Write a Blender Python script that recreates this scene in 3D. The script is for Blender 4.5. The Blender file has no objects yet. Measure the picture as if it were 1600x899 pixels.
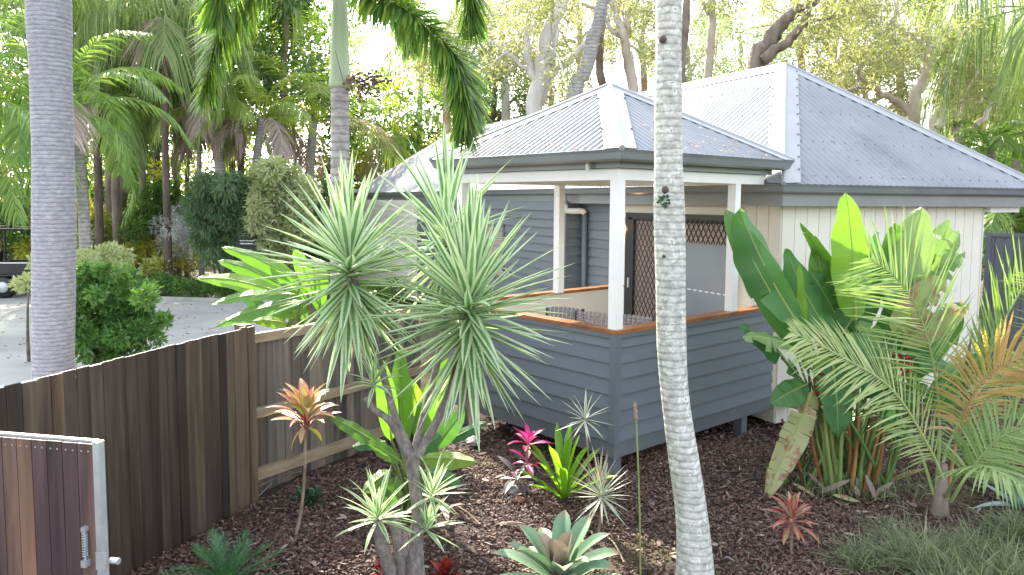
import bpy, math, random
import numpy as np
from mathutils import Vector, Matrix
R = np.random.default_rng(7); random.seed(7)
S = bpy.context.scene; COL = S.collection
PI = math.pi; rad = math.radians
# ---------------------------------------------------------------- camera
F, CYP, PIT, ROL, H = 1198.2, 411.7, .0824, .0063, 2.68
cd = bpy.data.cameras.new('camera'); cam = bpy.data.objects.new('camera', cd); COL.objects.link(cam)
cd.sensor_width = 36; cd.lens = 36*F/1600; cd.shift_y = -(449.5-CYP)/1600; cd.clip_end = 2000; cd.clip_start = .05
cam.matrix_world = Matrix.Translation((0, 0, H)) @ Matrix.Rotation(PI/2-PIT, 4, 'X') @ Matrix.Rotation(ROL, 4, 'Z')
S.camera = cam
# ---------------------------------------------------------------- sky, sun, exposure
SUN_AZ, SUN_EL = -24, 35            # degrees right of +Y, elevation
sd = Vector((math.sin(rad(SUN_AZ))*math.cos(rad(SUN_EL)), math.cos(rad(SUN_AZ))*math.cos(rad(SUN_EL)), math.sin(rad(SUN_EL))))
W = bpy.data.worlds.new('World'); S.world = W; W.use_nodes = True
nt = W.node_tree; sk = nt.nodes.new('ShaderNodeTexSky'); sk.sky_type = 'NISHITA'; sk.sun_disc = False
sk.sun_elevation = rad(SUN_EL); sk.sun_rotation = rad(SUN_AZ); sk.air_density = 1.0; sk.dust_density = 2.0
bg = nt.nodes['Background']; bg.inputs[1].default_value = .15
hs = nt.nodes.new('ShaderNodeHueSaturation'); hs.inputs['Saturation'].default_value = .38
nt.links.new(sk.outputs[0], hs.inputs['Color']); nt.links.new(hs.outputs[0], bg.inputs[0])
sl = bpy.data.lights.new('sun', 'SUN'); sl.energy = 3.3; sl.angle = rad(.6); sl.color = (1, .9, .74)
so = bpy.data.objects.new('sun', sl); COL.objects.link(so); so.rotation_euler = sd.to_track_quat('Z', 'Y').to_euler()
S.view_settings.view_transform = 'Standard'; S.view_settings.look = 'None'
S.view_settings.exposure = 2.32; S.view_settings.gamma = 1
S.render.engine = 'CYCLES'
S.cycles.max_bounces = 8; S.cycles.transparent_max_bounces = 8

# ---------------------------------------------------------------- placing
def ray(x, y):
    a = (x-800)/F; b = (y-CYP)/F; c, s = math.cos(ROL), math.sin(ROL)
    u = c*a+s*b; v = -s*a+c*b
    Y = math.cos(PIT)-v*math.sin(PIT); Z = -math.sin(PIT)-v*math.cos(PIT)
    return u/Y, Z/Y
def at(x, y, Y):                     # a point of the photograph at distance Y
    u, z = ray(x, y); return np.array([u*Y, Y, H+z*Y])
def gnd(x, y, z=0):
    u, w = ray(x, y); Y = (z-H)/w; return np.array([u*Y, Y, z])

# ---------------------------------------------------------------- object helpers
def tag(o, label=None, cat=None, group=None, kind=None):
    if label: o['label'] = label
    if cat: o['category'] = cat
    if group: o['group'] = group
    if kind: o['kind'] = kind
    return o
def link(name, data, parent=None):
    o = bpy.data.objects.new(name, data); COL.objects.link(o)
    if parent is not None:
        o.parent = parent
        if parent.type == 'EMPTY': o.matrix_parent_inverse = Matrix.Translation(-parent.location)   # children are written in world coordinates
    return o
def empty(name, loc, label, cat, group=None):
    o = link(name, None); o.location = Vector([float(v) for v in loc]); o.empty_display_size = .2
    return tag(o, label, cat, group)
def mesh_np(name, V, Fa, mat=None, attrs=None, smooth=False):
    me = bpy.data.meshes.new(name); V = np.asarray(V, dtype=np.float32); Fa = np.asarray(Fa, dtype=np.int32)
    n, k = Fa.shape
    me.vertices.add(len(V)); me.vertices.foreach_set('co', V.ravel())
    me.loops.add(n*k); me.loops.foreach_set('vertex_index', Fa.ravel())
    me.polygons.add(n); me.polygons.foreach_set('loop_start', np.arange(n, dtype=np.int32)*k)
    me.polygons.foreach_set('use_smooth', np.full(n, bool(smooth)))
    me.update(calc_edges=True)
    for an, (dom, arr) in (attrs or {}).items():
        at_ = me.attributes.new(an, 'FLOAT', dom); at_.data.foreach_set('value', np.asarray(arr, dtype=np.float32))
    if mat: me.materials.append(mat)
    return me
class MB:
    """collects boxes, tubes and strips (all quads) into one mesh"""
    def __init__(s): s.V = []; s.F = []; s.n = 0; s.var = []; s.acr = []; s.alo = []
    def add(s, V, Fq, var=None, acr=None, alo=None):
        V = np.asarray(V, float); Fq = np.asarray(Fq, int)
        s.V.append(V); s.F.append(Fq+s.n); s.n += len(V); m = len(V)
        s.var.append(np.full(m, R.random()) if var is None else np.broadcast_to(var, (m,)))
        s.acr.append(np.zeros(m) if acr is None else np.asarray(acr, float)); s.alo.append(np.zeros(m) if alo is None else np.asarray(alo, float))
        return s
    def box(s, x0, x1, y0, y1, z0, z1, M=None):
        v = np.array([[x, y, z] for z in (z0, z1) for y in (y0, y1) for x in (x0, x1)], float)
        if M is not None: v = v@np.array(M.to_3x3()).T+np.array(M.translation)
        return s.add(v, [[0, 2, 3, 1], [4, 5, 7, 6], [0, 1, 5, 4], [2, 6, 7, 3], [0, 4, 6, 2], [1, 3, 7, 5]])
    def bar(s, a, b, w, h=None):                 # square bar between two points
        h = h or w; a = Vector(a); b = Vector(b); d = b-a
        M = Matrix.Translation(a) @ d.to_track_quat('X', 'Z').to_matrix().to_4x4()
        return s.box(0, d.length, -w/2, w/2, -h/2, h/2, M)
    def tube(s, P, r, n=8, cap=True, var=None):
        P = np.asarray(P, float); k = len(P); r = np.broadcast_to(np.asarray(r, float), (k,)) if np.ndim(r) < 2 else r
        T = np.gradient(P, axis=0); T /= np.linalg.norm(T, axis=1)[:, None]+1e-9
        ref = np.array([0, 0, 1.]) if abs(T[0][2]) < .9 else np.array([1., 0, 0])
        N = np.cross(T[0], ref); N /= np.linalg.norm(N); Ns = []
        for t in T:
            N = N-t*(N@t); N /= np.linalg.norm(N)+1e-9; Ns.append(N.copy())
        Ns = np.array(Ns); B = np.cross(T, Ns); a = np.arange(n)/n*2*PI
        rr = r[:, None] if r.ndim == 1 else r
        ring = P[:, None, :]+(np.cos(a)*rr)[..., None]*Ns[:, None, :]+(np.sin(a)*rr)[..., None]*B[:, None, :]
        V = ring.reshape(-1, 3); i = np.arange(k-1)[:, None]*n; j = np.arange(n)[None, :]; j2 = (j+1) % n
        Fq = np.stack([i+j, i+j2, i+n+j2, i+n+j], -1).reshape(-1, 4)
        alo = np.repeat(np.linspace(0, 1, k), n)
        if cap:
            V = np.vstack([V, P[0], P[-1]]); c0 = len(V)-2
            e = np.arange(0, n, 2)
            f0 = np.stack([np.full(len(e), c0), (e+2) % n, (e+1) % n, e], -1)
            f1 = np.stack([np.full(len(e), c0+1), (k-1)*n+e, (k-1)*n+(e+1) % n, (k-1)*n+(e+2) % n], -1)
            if n % 2 == 0: Fq = np.vstack([Fq, f0, f1])
            alo = np.append(alo, [0, 1])
        return s.add(V, Fq, var, None, alo)
    def mesh(s, name, mat, smooth=False):
        return mesh_np(name, np.vstack(s.V), np.vstack(s.F), mat,
            {'var': ('POINT', np.concatenate(s.var)), 'across': ('POINT', np.concatenate(s.acr)), 'along': ('POINT', np.concatenate(s.alo))}, smooth)
    def build(s, name, mat, parent=None, smooth=False):
        return link(name, s.mesh(name, mat, smooth), parent)
def smoothpath(P, k=8):
    """Catmull-Rom through points"""
    P = np.asarray(P, float)
    if len(P) < 3: return np.array([P[0]+(P[-1]-P[0])*t for t in np.linspace(0, 1, k+1)])
    Q = np.vstack([2*P[0]-P[1], P, 2*P[-1]-P[-2]]); out = []
    for i in range(1, len(Q)-2):
        for t in np.linspace(0, 1, k, endpoint=False):
            a, b, c, d = Q[i-1], Q[i], Q[i+1], Q[i+2]
            out.append(.5*(2*b+(c-a)*t+(2*a-5*b+4*c-d)*t*t+(-a+3*b-3*c+d)*t**3))
    out.append(P[-1]); return np.array(out)
def norm(v): v = np.asarray(v, float); return v/(np.linalg.norm(v, axis=-1, keepdims=True)+1e-9)

# ---------------------------------------------------------------- materials
def lin(c):
    if isinstance(c, str): c = [int(c[i:i+2], 16)/255 for i in (0, 2, 4)]; c = [((v+.055)/1.055)**2.4 if v > .04 else v/12.92 for v in c]
    return (*c[:3], 1)
def newmat(name):
    m = bpy.data.materials.new(name); m.use_nodes = True; t = m.node_tree
    return m, t, t.nodes['Principled BSDF'], t.nodes['Material Output']
def ramp(t, fac, stops):
    n = t.nodes.new('ShaderNodeValToRGB'); e = n.color_ramp.elements
    while len(e) < len(stops): e.new(.5)
    for i, (p, c) in enumerate(stops): e[i].position = p; e[i].color = lin(c)
    t.links.new(fac, n.inputs[0]); return n.outputs[0]
def noise(t, scale=5, detail=4, rough=.55, stretch=(1, 1, 1), coord='Object', dist=0):
    tc = t.nodes.new('ShaderNodeTexCoord'); mp = t.nodes.new('ShaderNodeMapping'); mp.inputs['Scale'].default_value = stretch
    t.links.new(tc.outputs[coord], mp.inputs[0]); n = t.nodes.new('ShaderNodeTexNoise')
    n.inputs['Scale'].default_value = scale; n.inputs['Detail'].default_value = detail; n.inputs['Roughness'].default_value = rough; n.inputs['Distortion'].default_value = dist
    t.links.new(mp.outputs[0], n.inputs['Vector']); return n.outputs[0], mp
def mixc(t, a, b, f, mode='MIX'):
    n = t.nodes.new('ShaderNodeMix'); n.data_type = 'RGBA'; n.blend_type = mode; n.clamp_result = False
    for s_, v in ((n.inputs[6], a), (n.inputs[7], b), (n.inputs[0], f)):
        if hasattr(v, 'links'): t.links.new(v, s_)
        else: s_.default_value = v
    return n.outputs[2]
def math_(t, op, a, b=0, c=None):
    n = t.nodes.new('ShaderNodeMath'); n.operation = op
    for i, v in enumerate((a, b, c)):
        if v is None: continue
        if hasattr(v, 'links'): t.links.new(v, n.inputs[i])
        else: n.inputs[i].default_value = v
    return n.outputs[0]
def bump(t, h, p, strength=.3, dist=.01):
    b = t.nodes.new('ShaderNodeBump'); b.inputs['Strength'].default_value = strength; b.inputs['Distance'].default_value = dist
    t.links.new(h, b.inputs['Height']); t.links.new(b.outputs[0], p.inputs['Normal']); return b
def orand(t, offset=True):
    n = t.nodes.new('ShaderNodeObjectInfo'); return n.outputs['Random']
def attr(t, name):
    n = t.nodes.new('ShaderNodeAttribute'); n.attribute_name = name; return n.outputs['Fac']
def mat_simple(name, stops, scale=4, rough=.6, b=.15, bd=.004, stretch=(1, 1, 1), rnd=0, spec=.4, metal=0, detail=5, coord='Object', fine=0):
    m, t, p, o = newmat(name)
    n, mp = noise(t, scale, detail, .6, stretch, coord)
    f = n
    if rnd: f = math_(t, 'ADD', math_(t, 'MULTIPLY', n, 1-rnd*.5), math_(t, 'MULTIPLY', math_(t, 'SUBTRACT', orand(t), .5), rnd)); 
    c = ramp(t, f, stops); t.links.new(c, p.inputs['Base Color'])
    p.inputs['Roughness'].default_value = rough; p.inputs['Specular IOR Level'].default_value = spec; p.inputs['Metallic'].default_value = metal
    if b:
        n2, _ = noise(t, scale*4 if not fine else fine, 5, .6, stretch, coord); bump(t, n2, p, b, bd)
    return m
def mat_leaf(name, stops, trans=.35, rough=.45, use='var', cross=None, veins=0, tipc=None, spec=.5, tcol=None, mottled=0):
    m, t, p, o = newmat(name)
    v = attr(t, 'var') if use == 'var' else orand(t)
    if use == 'both': v = math_(t, 'FRACT', math_(t, 'ADD', orand(t), attr(t, 'var')))
    n, _ = noise(t, 6, 3)
    v2 = math_(t, 'ADD', math_(t, 'MULTIPLY', v, .75), math_(t, 'MULTIPLY', n, .25))
    c = ramp(t, v2, stops)
    ac = math_(t, 'ABSOLUTE', attr(t, 'across'))
    if cross:                                     # variegation bands across the leaf
        wob, _ = noise(t, 9, 3, .6, (1, 6, 1))
        a2 = math_(t, 'ADD', ac, math_(t, 'MULTIPLY', math_(t, 'SUBTRACT', wob, .5), cross[2] if len(cross) > 2 else .5))
        k = ramp(t, a2, [(cross[0]-.06, (0, 0, 0)), (cross[0]+.06, (1, 1, 1))])
        c = mixc(t, c, lin(cross[1]), k)
    if tipc:
        al = attr(t, 'along'); wob, _ = noise(t, 5, 3)
        a3 = math_(t, 'ADD', al, math_(t, 'MULTIPLY', math_(t, 'SUBTRACT', wob, .5), .5))
        k = ramp(t, a3, [(tipc[0]-.1, (0, 0, 0)), (tipc[0]+.1, (1, 1, 1))]); c = mixc(t, c, lin(tipc[1]), k)
    if mottled:
        wob, _ = noise(t, 7, 5, .65); k = ramp(t, wob, [(.50, (0, 0, 0)), (.55, (1, 1, 1))]); c = mixc(t, c, lin(mottled), k)
    if veins:
        k = ramp(t, ac, [(0, (1, 1, 1)), (.055, (0, 0, 0))]); c = mixc(t, c, lin((.42, .52, .16)), math_(t, 'MULTIPLY', k, .8))
        w = t.nodes.new('ShaderNodeTexWave'); w.inputs['Scale'].default_value = veins; w.wave_type = 'BANDS'; w.bands_direction = 'X'
        cx = t.nodes.new('ShaderNodeCombineXYZ')
        t.links.new(math_(t, 'ADD', math_(t, 'MULTIPLY', attr(t, 'along'), 6), math_(t, 'MULTIPLY', ac, -.7)), cx.inputs[0]); t.links.new(cx.outputs[0], w.inputs['Vector'])
        c = mixc(t, c, mixc(t, c, (.55, .6, .5, 1), 1, 'MULTIPLY'), math_(t, 'MULTIPLY', w.outputs['Fac'], .35))
        bump(t, w.outputs['Fac'], p, .35, .004)
    t.links.new(c, p.inputs['Base Color']); p.inputs['Roughness'].default_value = rough; p.inputs['Specular IOR Level'].default_value = spec
    tr = t.nodes.new('ShaderNodeBsdfTranslucent'); t.links.new(mixc(t, c, lin(tcol or (1.6, 1.7, .7)), 1, 'MULTIPLY'), tr.inputs[0])
    mx = t.nodes.new('ShaderNodeMixShader'); mx.inputs[0].default_value = trans
    t.links.new(p.outputs[0], mx.inputs[1]); t.links.new(tr.outputs[0], mx.inputs[2]); t.links.new(mx.outputs[0], o.inputs[0]); return m

mt = {}
mt['soil'] = mat_simple('soil', [(.3, (.018, .012, .010)), (.5, (.045, .03, .025)), (.7, (.10, .07, .062))], 9, .9, .8, .02, fine=60)
mt['mulch'] = mat_leaf('mulch_chips', [(.0, (.035, .018, .014)), (.3, (.09, .047, .036)), (.55, (.165, .098, .078)), (.8, (.27, .19, .165)), (1, (.42, .33, .30))], .0, .75)
mt['ground'] = mat_simple('forest_floor', [(.3, (.03, .03, .015)), (.5, (.08, .07, .03)), (.7, (.15, .13, .06))], 1.2, .9, .5, .02)
mt['road'] = mat_simple('road_surface', [(.3, (.32, .315, .32)), (.5, (.41, .405, .405)), (.7, (.48, .475, .465))], .6, .85, .3, .004, fine=70)
mt['roadpatch'] = mat_simple('kerb_concrete', [(.3, (.35, .34, .32)), (.7, (.5, .48, .45))], 3, .85, .2)
mt['board'] = mat_simple('grey_paint', [(.3, (.118, .138, .16)), (.7, (.142, .163, .186))], 2.2, .5, .12, .002, rnd=.35, stretch=(1, 1, 5))
mt['boarddk'] = mat_simple('dark_grey_trim', [(.3, (.105, .12, .135)), (.7, (.135, .15, .165))], 2, .5, .05)
mt['cream'] = mat_simple('cream_paint', [(.3, (.66, .63, .55)), (.7, (.73, .70, .62))], 1.4, .55, .04, rnd=.25)
mt['white'] = mat_simple('white_paint', [(.3, (.76, .76, .75)), (.7, (.82, .82, .81))], 2, .5, .04)
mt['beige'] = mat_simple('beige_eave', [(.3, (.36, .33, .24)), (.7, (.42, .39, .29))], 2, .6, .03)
mt['gutter'] = mat_simple('gutter_steel', [(.3, (.16, .18, .19)), (.7, (.21, .23, .235))], 2, .35, .02, spec=.6)
mt['floorw'] = mat_simple('deck_boards', [(.3, (.12, .07, .04)), (.7, (.2, .12, .07))], 4, .6, .1, stretch=(1, 8, 1))
mt['roof'] = mat_simple('roof_steel', [(.28, (.17, .187, .212)), (.42, (.235, .255, .285)), (.6, (.275, .295, .325)), (.75, (.32, .335, .355))], .9, .62, .06, .002, spec=.25, detail=9)
mt['cap'] = mat_simple('roof_capping', [(.25, (.27, .285, .31)), (.6, (.36, .37, .39)), (.8, (.24, .24, .24))], 1.7, .42, .06, .002, spec=.5, detail=8)
mt['black'] = mat_simple('black_frame', [(.3, (.012, .012, .014)), (.7, (.02, .02, .022))], 3, .35, 0)
mt['screw'] = mat_simple('screw', [(.3, (.15, .15, .16)), (.7, (.22, .22, .23))], 3, .4, 0, metal=.6)
mt['curtain'] = mat_simple('door_curtain', [(.3, (.30, .23, .2)), (.7, (.42, .33, .29))], 3, .8, 0, stretch=(6, 6, .3))
mt['frost'] = mat_simple('frosted_glass', [(.3, (.19, .21, .24)), (.7, (.24, .265, .29))], .8, .35, 0, spec=.4)
mt['rail'] = mat_simple('oiled_timber', [(.25, (.13, .045, .018)), (.5, (.27, .105, .035)), (.8, (.40, .19, .07))], 5, .35, .1, .002, stretch=(1, 1, 1), detail=8)
mt['wicker'] = mat_simple('grey_wicker', [(.3, (.12, .11, .12)), (.7, (.3, .28, .3))], 60, .7, .4, .004)
mt['pvc'] = mat_simple('pvc_pipe', [(.3, (.55, .53, .48)), (.7, (.62, .6, .56))], 3, .4, 0)
mt['steel'] = mat_simple('galvanised', [(.3, (.42, .45, .47)), (.7, (.56, .59, .6))], 14, .4, .03, metal=.5)
mt['rock'] = mat_simple('pale_rock', [(.3, (.22, .2, .19)), (.7, (.5, .47, .44))], 8, .8, .5, .02)
mt['rockred'] = mat_simple('dead_bract', [(.3, (.25, .1, .06)), (.7, (.4, .2, .12))], 8, .8, .3, .02)
mt['colorbond'] = mat_simple('slate_fence', [(.3, (.10, .11, .125)), (.7, (.13, .145, .16))], 2, .45, 0)
def mat_plank(name, stops, sat=1):
    m, t, p, o = newmat(name); r_ = orand(t)
    tc = t.nodes.new('ShaderNodeTexCoord'); mp = t.nodes.new('ShaderNodeMapping'); mp.inputs['Scale'].default_value = (14, 14, .9)
    cx = t.nodes.new('ShaderNodeCombineXYZ'); 
    for i in range(3): t.links.new(math_(t, 'MULTIPLY', r_, 37.), cx.inputs[i])
    t.links.new(tc.outputs['Object'], mp.inputs[0]); t.links.new(cx.outputs[0], mp.inputs['Location'])
    n = t.nodes.new('ShaderNodeTexNoise'); n.inputs['Scale'].default_value = 1; n.inputs['Detail'].default_value = 9; n.inputs['Roughness'].default_value = .65; n.inputs['Distortion'].default_value = .6
    t.links.new(mp.outputs[0], n.inputs['Vector'])
    f = math_(t, 'ADD', math_(t, 'MULTIPLY', n.outputs[0], .75), math_(t, 'MULTIPLY', r_, .35))
    c = ramp(t, f, stops)
    n2 = t.nodes.new('ShaderNodeTexNoise'); n2.inputs['Scale'].default_value = .5; n2.inputs['Detail'].default_value = 6; t.links.new(mp.outputs[0], n2.inputs['Vector'])
    c = mixc(t, c, mixc(t, c, (.38, .34, .34, 1), 1, 'MULTIPLY'), ramp(t, n2.outputs[0], [(.5, (0, 0, 0)), (.66, (1, 1, 1))]))
    rr = ramp(t, math_(t, 'FRACT', math_(t, 'MULTIPLY', r_, 7.31)), [(0, (.75, .74, .78)), (.5, (1, .98, .98)), (1, (1.3, 1.2, 1.08))])
    c = mixc(t, c, rr, 1, 'MULTIPLY')
    t.links.new(c, p.inputs['Base Color']); p.inputs['Roughness'].default_value = .62; bump(t, n.outputs[0], p, .5, .006); return m
mt['plank'] = mat_plank('weathered_plank', [(.25, (.022, .016, .014)), (.42, (.052, .038, .031)), (.58, (.095, .070, .052)), (.75, (.17, .125, .085))])
mt['plankg'] = mat_plank('greyed_plank', [(.25, (.05, .045, .043)), (.45, (.12, .105, .092)), (.6, (.18, .155, .13)), (.8, (.28, .24, .19))])
mt['gatew'] = mat_plank('merbau_plank', [(.25, (.035, .022, .026)), (.45, (.085, .052, .056)), (.58, (.13, .085, .08)), (.75, (.24, .14, .095))])
mt['railw'] = mat_simple('treated_pine', [(.3, (.25, .18, .11)), (.5, (.34, .26, .17)), (.7, (.42, .34, .24))], 3, .7, .2, .003, stretch=(1, 1, 8))
# bark
def mat_bark(name, stops, ring=0, scale=6, stretch=(1, 1, 1), blotch=None, b=.5, dark=None):
    m, t, p, o = newmat(name); n, mp = noise(t, scale, 8, .65, stretch); c = ramp(t, n, stops)
    hgt = n
    if blotch:
        n3, _ = noise(t, blotch[0], 5, .6); k = ramp(t, n3, [(blotch[1], (0, 0, 0)), (blotch[1]+.05, (1, 1, 1))]); c = mixc(t, c, lin(blotch[2]), k)
    if dark:
        n3, _ = noise(t, dark[0], 6, .7); k = ramp(t, n3, [(dark[1], (0, 0, 0)), (dark[1]+.04, (1, 1, 1))]); c = mixc(t, c, lin(dark[2]), k)
    if ring:
        tc = t.nodes.new('ShaderNodeTexCoord'); w = t.nodes.new('ShaderNodeTexWave'); w.bands_direction = 'Z'; w.inputs['Scale'].default_value = ring; w.inputs['Distortion'].default_value = 1.6; w.inputs['Detail'].default_value = 4; w.inputs['Detail Scale'].default_value = 2.5
        t.links.new(tc.outputs['Object'], w.inputs['Vector']); k = ramp(t, w.outputs['Fac'], [(.0, (.55, .53, .52)), (.3, (1, 1, 1))]); c = mixc(t, c, k, .75, 'MULTIPLY'); hgt = math_(t, 'ADD', n, math_(t, 'MULTIPLY', w.outputs['Fac'], .5))
    t.links.new(c, p.inputs['Base Color']); p.inputs['Roughness'].default_value = .8; bump(t, hgt, p, b, .012); return m
mt['palmL'] = mat_bark('grey_palm_bark', [(.3, (.22, .22, .25)), (.5, (.30, .30, .34)), (.7, (.42, .42, .46))], 8, 16, (1, 1, 2.5), b=.3)
mt['palmM'] = mat_bark('foxtail_bark', [(.3, (.2, .19, .19)), (.5, (.32, .30, .30)), (.7, (.44, .43, .41))], 3.4, 8, (1, 1, 2), b=.4)
mt['palmR'] = mat_bark('lichen_palm_bark', [(.3, (.28, .28, .26)), (.47, (.44, .44, .40)), (.62, (.60, .60, .56))], 6.2, 20, (1, 1, 1.3), (15, .55, (.68, .69, .64)), .2, (15, .63, (.17, .165, .15)))
mt['yuccab'] = mat_bark('yucca_bark', [(.3, (.09, .075, .07)), (.5, (.19, .165, .155)), (.7, (.32, .29, .27))], 0, 30, (1, 1, .5), b=.9)
mt['bark'] = mat_bark('brown_bark', [(.3, (.10, .075, .055)), (.5, (.19, .15, .12)), (.7, (.30, .25, .2))], 0, 5, (1, 1, .3))
mt['barkd'] = mat_bark('dark_bark', [(.3, (.05, .035, .028)), (.5, (.10, .075, .06)), (.7, (.17, .13, .11))], 0, 5, (1, 1, .3))
mt['barkg'] = mat_bark('gum_bark', [(.3, (.30, .24, .19)), (.5, (.46, .39, .32)), (.7, (.62, .58, .53))], 0, 1.6, (1, 1, .35), (1.0, .58, (.42, .25, .14)))
mt['barkw'] = mat_bark('paperbark', [(.3, (.34, .31, .28)), (.5, (.52, .49, .45)), (.7, (.66, .64, .61))], 0, 2, (1, 1, .35), (1.2, .62, (.4, .26, .16)))
mt['shaft'] = mat_simple('crownshaft', [(.3, (.26, .33, .20)), (.5, (.36, .43, .28)), (.7, (.44, .5, .38))], 3, .5, .1, stretch=(1, 1, .2))
mt['stem'] = mat_simple('green_stem', [(.3, (.09, .16, .04)), (.55, (.17, .24, .07)), (.75, (.30, .30, .12))], 5, .5, .1, stretch=(1, 1, .3), rnd=.3)
mt['stemr'] = mat_simple('rusty_stem', [(.3, (.2, .08, .03)), (.5, (.34, .17, .06)), (.7, (.4, .3, .12))], 5, .6, .2, stretch=(1, 1, .3), rnd=.3)
mt['twig'] = mat_simple('twig', [(.3, (.16, .11, .08)), (.7, (.36, .29, .22))], 8, .8, .3)
mt['fruit'] = mat_simple('palm_fruit', [(.3, (.07, .04, .05)), (.7, (.16, .10, .10))], 8, .6, .1)
# leaves
mt['yucca'] = mat_leaf('yucca_leaf', [(0, (.10, .21, .09)), (.5, (.16, .29, .13)), (1, (.25, .38, .20))], .35, .4, 'rand', (.40, (.58, .68, .47), .5), tcol=(1.2, 1.3, .9))
mt['yuccas'] = mat_leaf('yucca_skirt_leaf', [(0, (.10, .21, .09)), (.5, (.16, .29, .13)), (1, (.25, .38, .20))], .35, .4, 'var', (.40, (.58, .68, .47), .5), tcol=(1.2, 1.3, .9))
mt['foxtail'] = mat_leaf('foxtail_leaflet', [(0, (.05, .12, .035)), (.5, (.12, .23, .06)), (.8, (.24, .34, .09)), (1, (.42, .46, .14))], .45, .45)
mt['palmf'] = mat_leaf('palm_leaflet', [(0, (.08, .15, .05)), (.5, (.17, .28, .09)), (1, (.34, .43, .16))], .5, .4)
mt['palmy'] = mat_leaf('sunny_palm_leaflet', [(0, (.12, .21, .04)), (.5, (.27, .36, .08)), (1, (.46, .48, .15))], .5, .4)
mt['palmw'] = mat_leaf('weeping_leaflet', [(0, (.09, .15, .06)), (.5, (.19, .27, .11)), (1, (.38, .42, .22))], .5, .5)
mt['dry'] = mat_leaf('dry_frond', [(0, (.22, .16, .13)), (.5, (.40, .33, .30)), (1, (.58, .5, .46))], .35, .8, tcol=(1.2, 1.0, .8))
mt['coco'] = mat_leaf('young_coconut_leaflet', [(0, (.10, .20, .055)), (.5, (.20, .31, .10)), (1, (.36, .43, .19))], .22, .35)
mt['cocop'] = mat_leaf('pale_coconut_leaflet', [(0, (.22, .30, .10)), (.5, (.34, .42, .17)), (1, (.48, .52, .27))], .3, .4)
mt['cocod'] = mat_leaf('dying_coconut_leaflet', [(0, (.24, .26, .08)), (.45, (.38, .33, .12)), (.7, (.46, .26, .12)), (1, (.5, .34, .2))], .3, .5)
mt['heli'] = mat_leaf('heliconia_leaf', [(0, (.035, .13, .045)), (.5, (.065, .20, .065)), (1, (.13, .29, .08))], .3, .3, 'rand', veins=9)
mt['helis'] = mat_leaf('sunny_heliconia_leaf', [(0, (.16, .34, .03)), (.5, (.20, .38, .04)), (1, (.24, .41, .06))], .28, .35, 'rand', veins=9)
mt['helip'] = mat_leaf('pale_heliconia_leaf', [(0, (.14, .27, .08)), (.5, (.2, .33, .11)), (1, (.27, .38, .16))], .2, .35, 'rand', veins=9)
mt['helid'] = mat_leaf('browning_heliconia_leaf', [(0, (.3, .34, .12)), (.5, (.42, .44, .2)), (1, (.5, .5, .28))], .3, .5, 'rand', veins=9, mottled=(.42, .22, .15))
mt['ginger'] = mat_leaf('ginger_leaf', [(0, (.06, .16, .03)), (.5, (.12, .26, .04)), (1, (.26, .40, .06))], .4, .32, 'rand', veins=7)
mt['cordy'] = mat_leaf('cream_cordyline_leaf', [(0, (.16, .30, .04)), (.3, (.34, .40, .09)), (.6, (.55, .48, .22)), (.85, (.50, .24, .16)), (1, (.40, .08, .10))], .12, .4, 'rand', (.8, (.52, .14, .13), .9), tcol=(1.1, 1.1, .8))
mt['cordyp'] = mat_leaf('red_petiole', [(0, (.2, .02, .05)), (1, (.35, .05, .08))], .1, .4, 'rand', tcol=(1.2, .6, .6))
mt['magenta'] = mat_leaf('magenta_leaf', [(0, (.14, .015, .06)), (.5, (.36, .03, .16)), (1, (.62, .10, .33))], .3, .35, 'rand', tcol=(1.4, .6, .9))
mt['greyleaf'] = mat_leaf('dull_purple_leaf', [(0, (.09, .08, .09)), (1, (.22, .19, .2))], .15, .5, 'rand', tcol=(1, 1, 1))
mt['bromg'] = mat_leaf('green_bromeliad_leaf', [(0, (.10, .24, .02)), (.5, (.17, .34, .03)), (1, (.28, .44, .05))], .4, .3, 'rand')
mt['broms'] = mat_leaf('silvery_bromeliad_leaf', [(0, (.10, .20, .12)), (.5, (.17, .29, .18)), (1, (.28, .36, .24))], .15, .4, 'rand', tipc=(.93, (.34, .17, .12)), tcol=(1, 1.2, .8))
mt['bromc'] = mat_leaf('bromeliad_heart', [(0, (.22, .16, .14)), (1, (.30, .24, .19))], .15, .4, 'rand', tcol=(1, 1, .8))
mt['bromr'] = mat_leaf('red_bromeliad_leaf', [(0, (.10, .015, .015)), (1, (.3, .04, .03))], .2, .3, 'rand', tcol=(1.2, .5, .5))
mt['spiky'] = mat_leaf('white_dracaena_leaf', [(0, (.22, .30, .16)), (1, (.3, .38, .22))], .2, .4, 'rand', (.35, (.66, .66, .55), .5), tcol=(1, 1.1, .8))
mt['spikyp'] = mat_leaf('tan_dracaena_leaf', [(0, (.3, .25, .15)), (1, (.46, .40, .28))], .2, .4, 'rand', (.5, (.62, .58, .46), .5), tcol=(1, 1, .8))
mt['redcord'] = mat_leaf('red_edged_leaf', [(0, (.14, .24, .10)), (.5, (.26, .33, .16)), (1, (.42, .36, .2))], .15, .4, 'rand', (.45, (.45, .07, .08), 1.3), tcol=(1.3, 1, .8))
mt['cycad'] = mat_leaf('cycad_leaflet', [(0, (.035, .11, .05)), (.5, (.07, .19, .08)), (1, (.13, .28, .12))], .2, .35)
mt['darkp'] = mat_leaf('dark_groundcover', [(0, (.02, .06, .03)), (1, (.06, .14, .07))], .15, .4)
mt['grass'] = mat_leaf('grass_blade', [(0, (.07, .10, .045)), (.4, (.14, .18, .09)), (.8, (.25, .28, .16)), (1, (.44, .40, .28))], .25, .5)
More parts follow.
